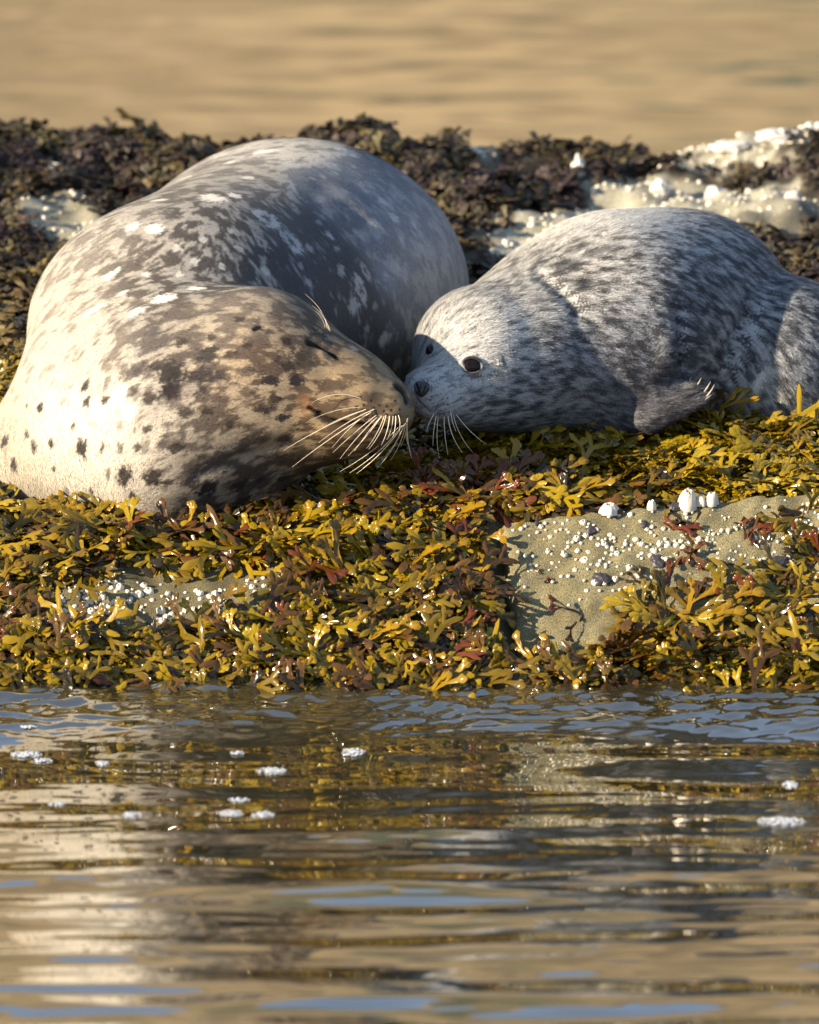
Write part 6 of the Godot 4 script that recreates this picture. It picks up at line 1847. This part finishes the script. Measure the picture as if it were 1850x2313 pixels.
	lump("white_shell" if 2 < 7 else "pale_stone", "tall narrow white shell on the back of the ledge", "shell", Vector3(0.2076, reef(0.2076, -1.1700) + 0.004, -1.1700), Vector3(0.0086, 0.0184, 0.0072), Color(0.55, 0.52, 0.46), 0.5, 22, M.shell)
	lump("white_shell" if 3 < 7 else "pale_stone", "cream shell near the right edge behind the pup", "shell", Vector3(0.4682, reef(0.4682, -1.0440) + 0.004, -1.0440), Vector3(0.0097, 0.0086, 0.0081), Color(0.55, 0.52, 0.46), 0.5, 23, M.shell)
	lump("white_shell" if 4 < 7 else "pale_stone", "small white shell on the skyline of the ledge", "shell", Vector3(0.0461, reef(0.0461, -1.5000) + 0.004, -1.5000), Vector3(0.0054, 0.0065, 0.0045), Color(0.55, 0.52, 0.46), 0.5, 24, M.shell)
	lump("white_shell" if 5 < 7 else "pale_stone", "white shell on the skyline left of the big seal", "shell", Vector3(-0.3731, reef(-0.3731, -1.5000) + 0.004, -1.5000), Vector3(0.0140, 0.0086, 0.0117), Color(0.55, 0.52, 0.46), 0.5, 25, M.shell)
	lump("white_shell" if 6 < 7 else "pale_stone", "white shell among dark weed at upper left", "shell", Vector3(-0.4375, reef(-0.4375, -1.1330) + 0.004, -1.1330), Vector3(0.0086, 0.0076, 0.0072), Color(0.55, 0.52, 0.46), 0.5, 26, M.shell)
	lump("white_shell" if 7 < 7 else "pale_stone", "bright white stone at the upper right edge", "stone", Vector3(0.5003, reef(0.5003, -1.2600) + 0.004, -1.2600), Vector3(0.0184, 0.0162, 0.0153), Color(0.55, 0.52, 0.46), 0.5, 27, M.shell)
	lump("white_shell" if 8 < 7 else "pale_stone", "low white crusted stone near the upper right edge", "stone", Vector3(0.4583, reef(0.4583, -1.2370) + 0.004, -1.2370), Vector3(0.0270, 0.0086, 0.0225), Color(0.55, 0.52, 0.46), 0.5, 28, M.shell)
	lump("white_shell" if 9 < 7 else "pale_stone", "low white crusted stone left of the bright one", "stone", Vector3(0.3984, reef(0.3984, -1.2500) + 0.004, -1.2500), Vector3(0.0248, 0.0065, 0.0207), Color(0.55, 0.52, 0.46), 0.5, 29, M.shell)
	lump("white_shell" if 10 < 7 else "pale_stone", "pale stone in the weed right of the big seal", "stone", Vector3(0.0825, reef(0.0825, -1.2560) + 0.004, -1.2560), Vector3(0.0108, 0.0054, 0.0090), Color(0.55, 0.52, 0.46), 0.5, 30, M.shell)
	lump("round_stone", "smooth round tan stone on the skyline above the pup", "stone", Vector3(0.2786, reef(0.2786, -1.5000) + 0.012, -1.5000), Vector3(0.036, 0.026, 0.034), Color(0.26, 0.22, 0.13), 0.15, 51, M.rock)

func build_foam():
	var r := RandomNumberGenerator.new()
	r.seed = 9
	# across, towards the eye, half length, half width
	for q in [
		[-0.4124, 0.5296, 0.0110, 0.0087, "thin grey foam fleck near the left edge close to the rock"],
		[-0.4113, 0.6263, 0.0170, 0.0175, "broad bubbly white foam patch at the left edge near the rock"],
		[-0.3935, 0.6619, 0.0110, 0.0125, "smaller foam patch just in front of the broad left one"],
		[-0.3283, 0.6707, 0.0080, 0.0125, "round foam patch between the left edge patches and the middle"],
		[-0.1474, 0.7038, 0.0160, 0.0175, "long white foam patch left of the middle"],
		[-0.0604, 0.6240, 0.0130, 0.0200, "peaked white foam patch in front of the middle of the rock"],
		[-0.1846, 0.6196, 0.0080, 0.0100, "flat foam fleck beside the blue foam raft"],
		[-0.1797, 0.8387, 0.0110, 0.0100, "flat foam sliver left of the middle"],
		[-0.1878, 0.9135, 0.0140, 0.0150, "oval foam patch, left one of a neighbouring pair"],
		[-0.1544, 0.9177, 0.0135, 0.0150, "oval foam patch, right one of a neighbouring pair"],
		[-0.2904, 0.9283, 0.0105, 0.0150, "foam patch at the foot of a row of blobs left of the middle"],
		[-0.3712, 0.8645, 0.0090, 0.0100, "dim foam fleck near the left edge"],
		[0.3883, 0.9515, 0.0260, 0.0225, "largest white foam patch at the right edge of the water"],
		[0.4039, 0.7695, 0.0080, 0.0175, "foam patch above the largest right hand patch"],
	]:
		var st := SurfaceTool.new()
		st.begin(Mesh.PRIMITIVE_TRIANGLES)
		var n := clampi(int(q[2] * q[3] * 420000.0), 26, 190)
		for i in n:
			var a := r.randf() * TAU
			var e := sqrt(r.randf())
			var rad := r.randf_range(0.0009, 0.0024) * (1.25 - 0.6 * e)
			var m := dome(Vector3(cos(a) * e * q[2], rad * 0.35, sin(a) * e * q[3]), Vector3(rad, 0, 0), Vector3(0, rad * 0.40, 0), Vector3(0, 0, rad), 5, 8)
			st.append_from(m, 0, Transform3D.IDENTITY)
		var o := obj("foam_patch", st.commit(), M.foam)
		o.position = Vector3(q[0], swell(q[0], q[1]) + 0.0004, q[1])
		tag(o, q[4], "foam", "foam patches drifting on the water")
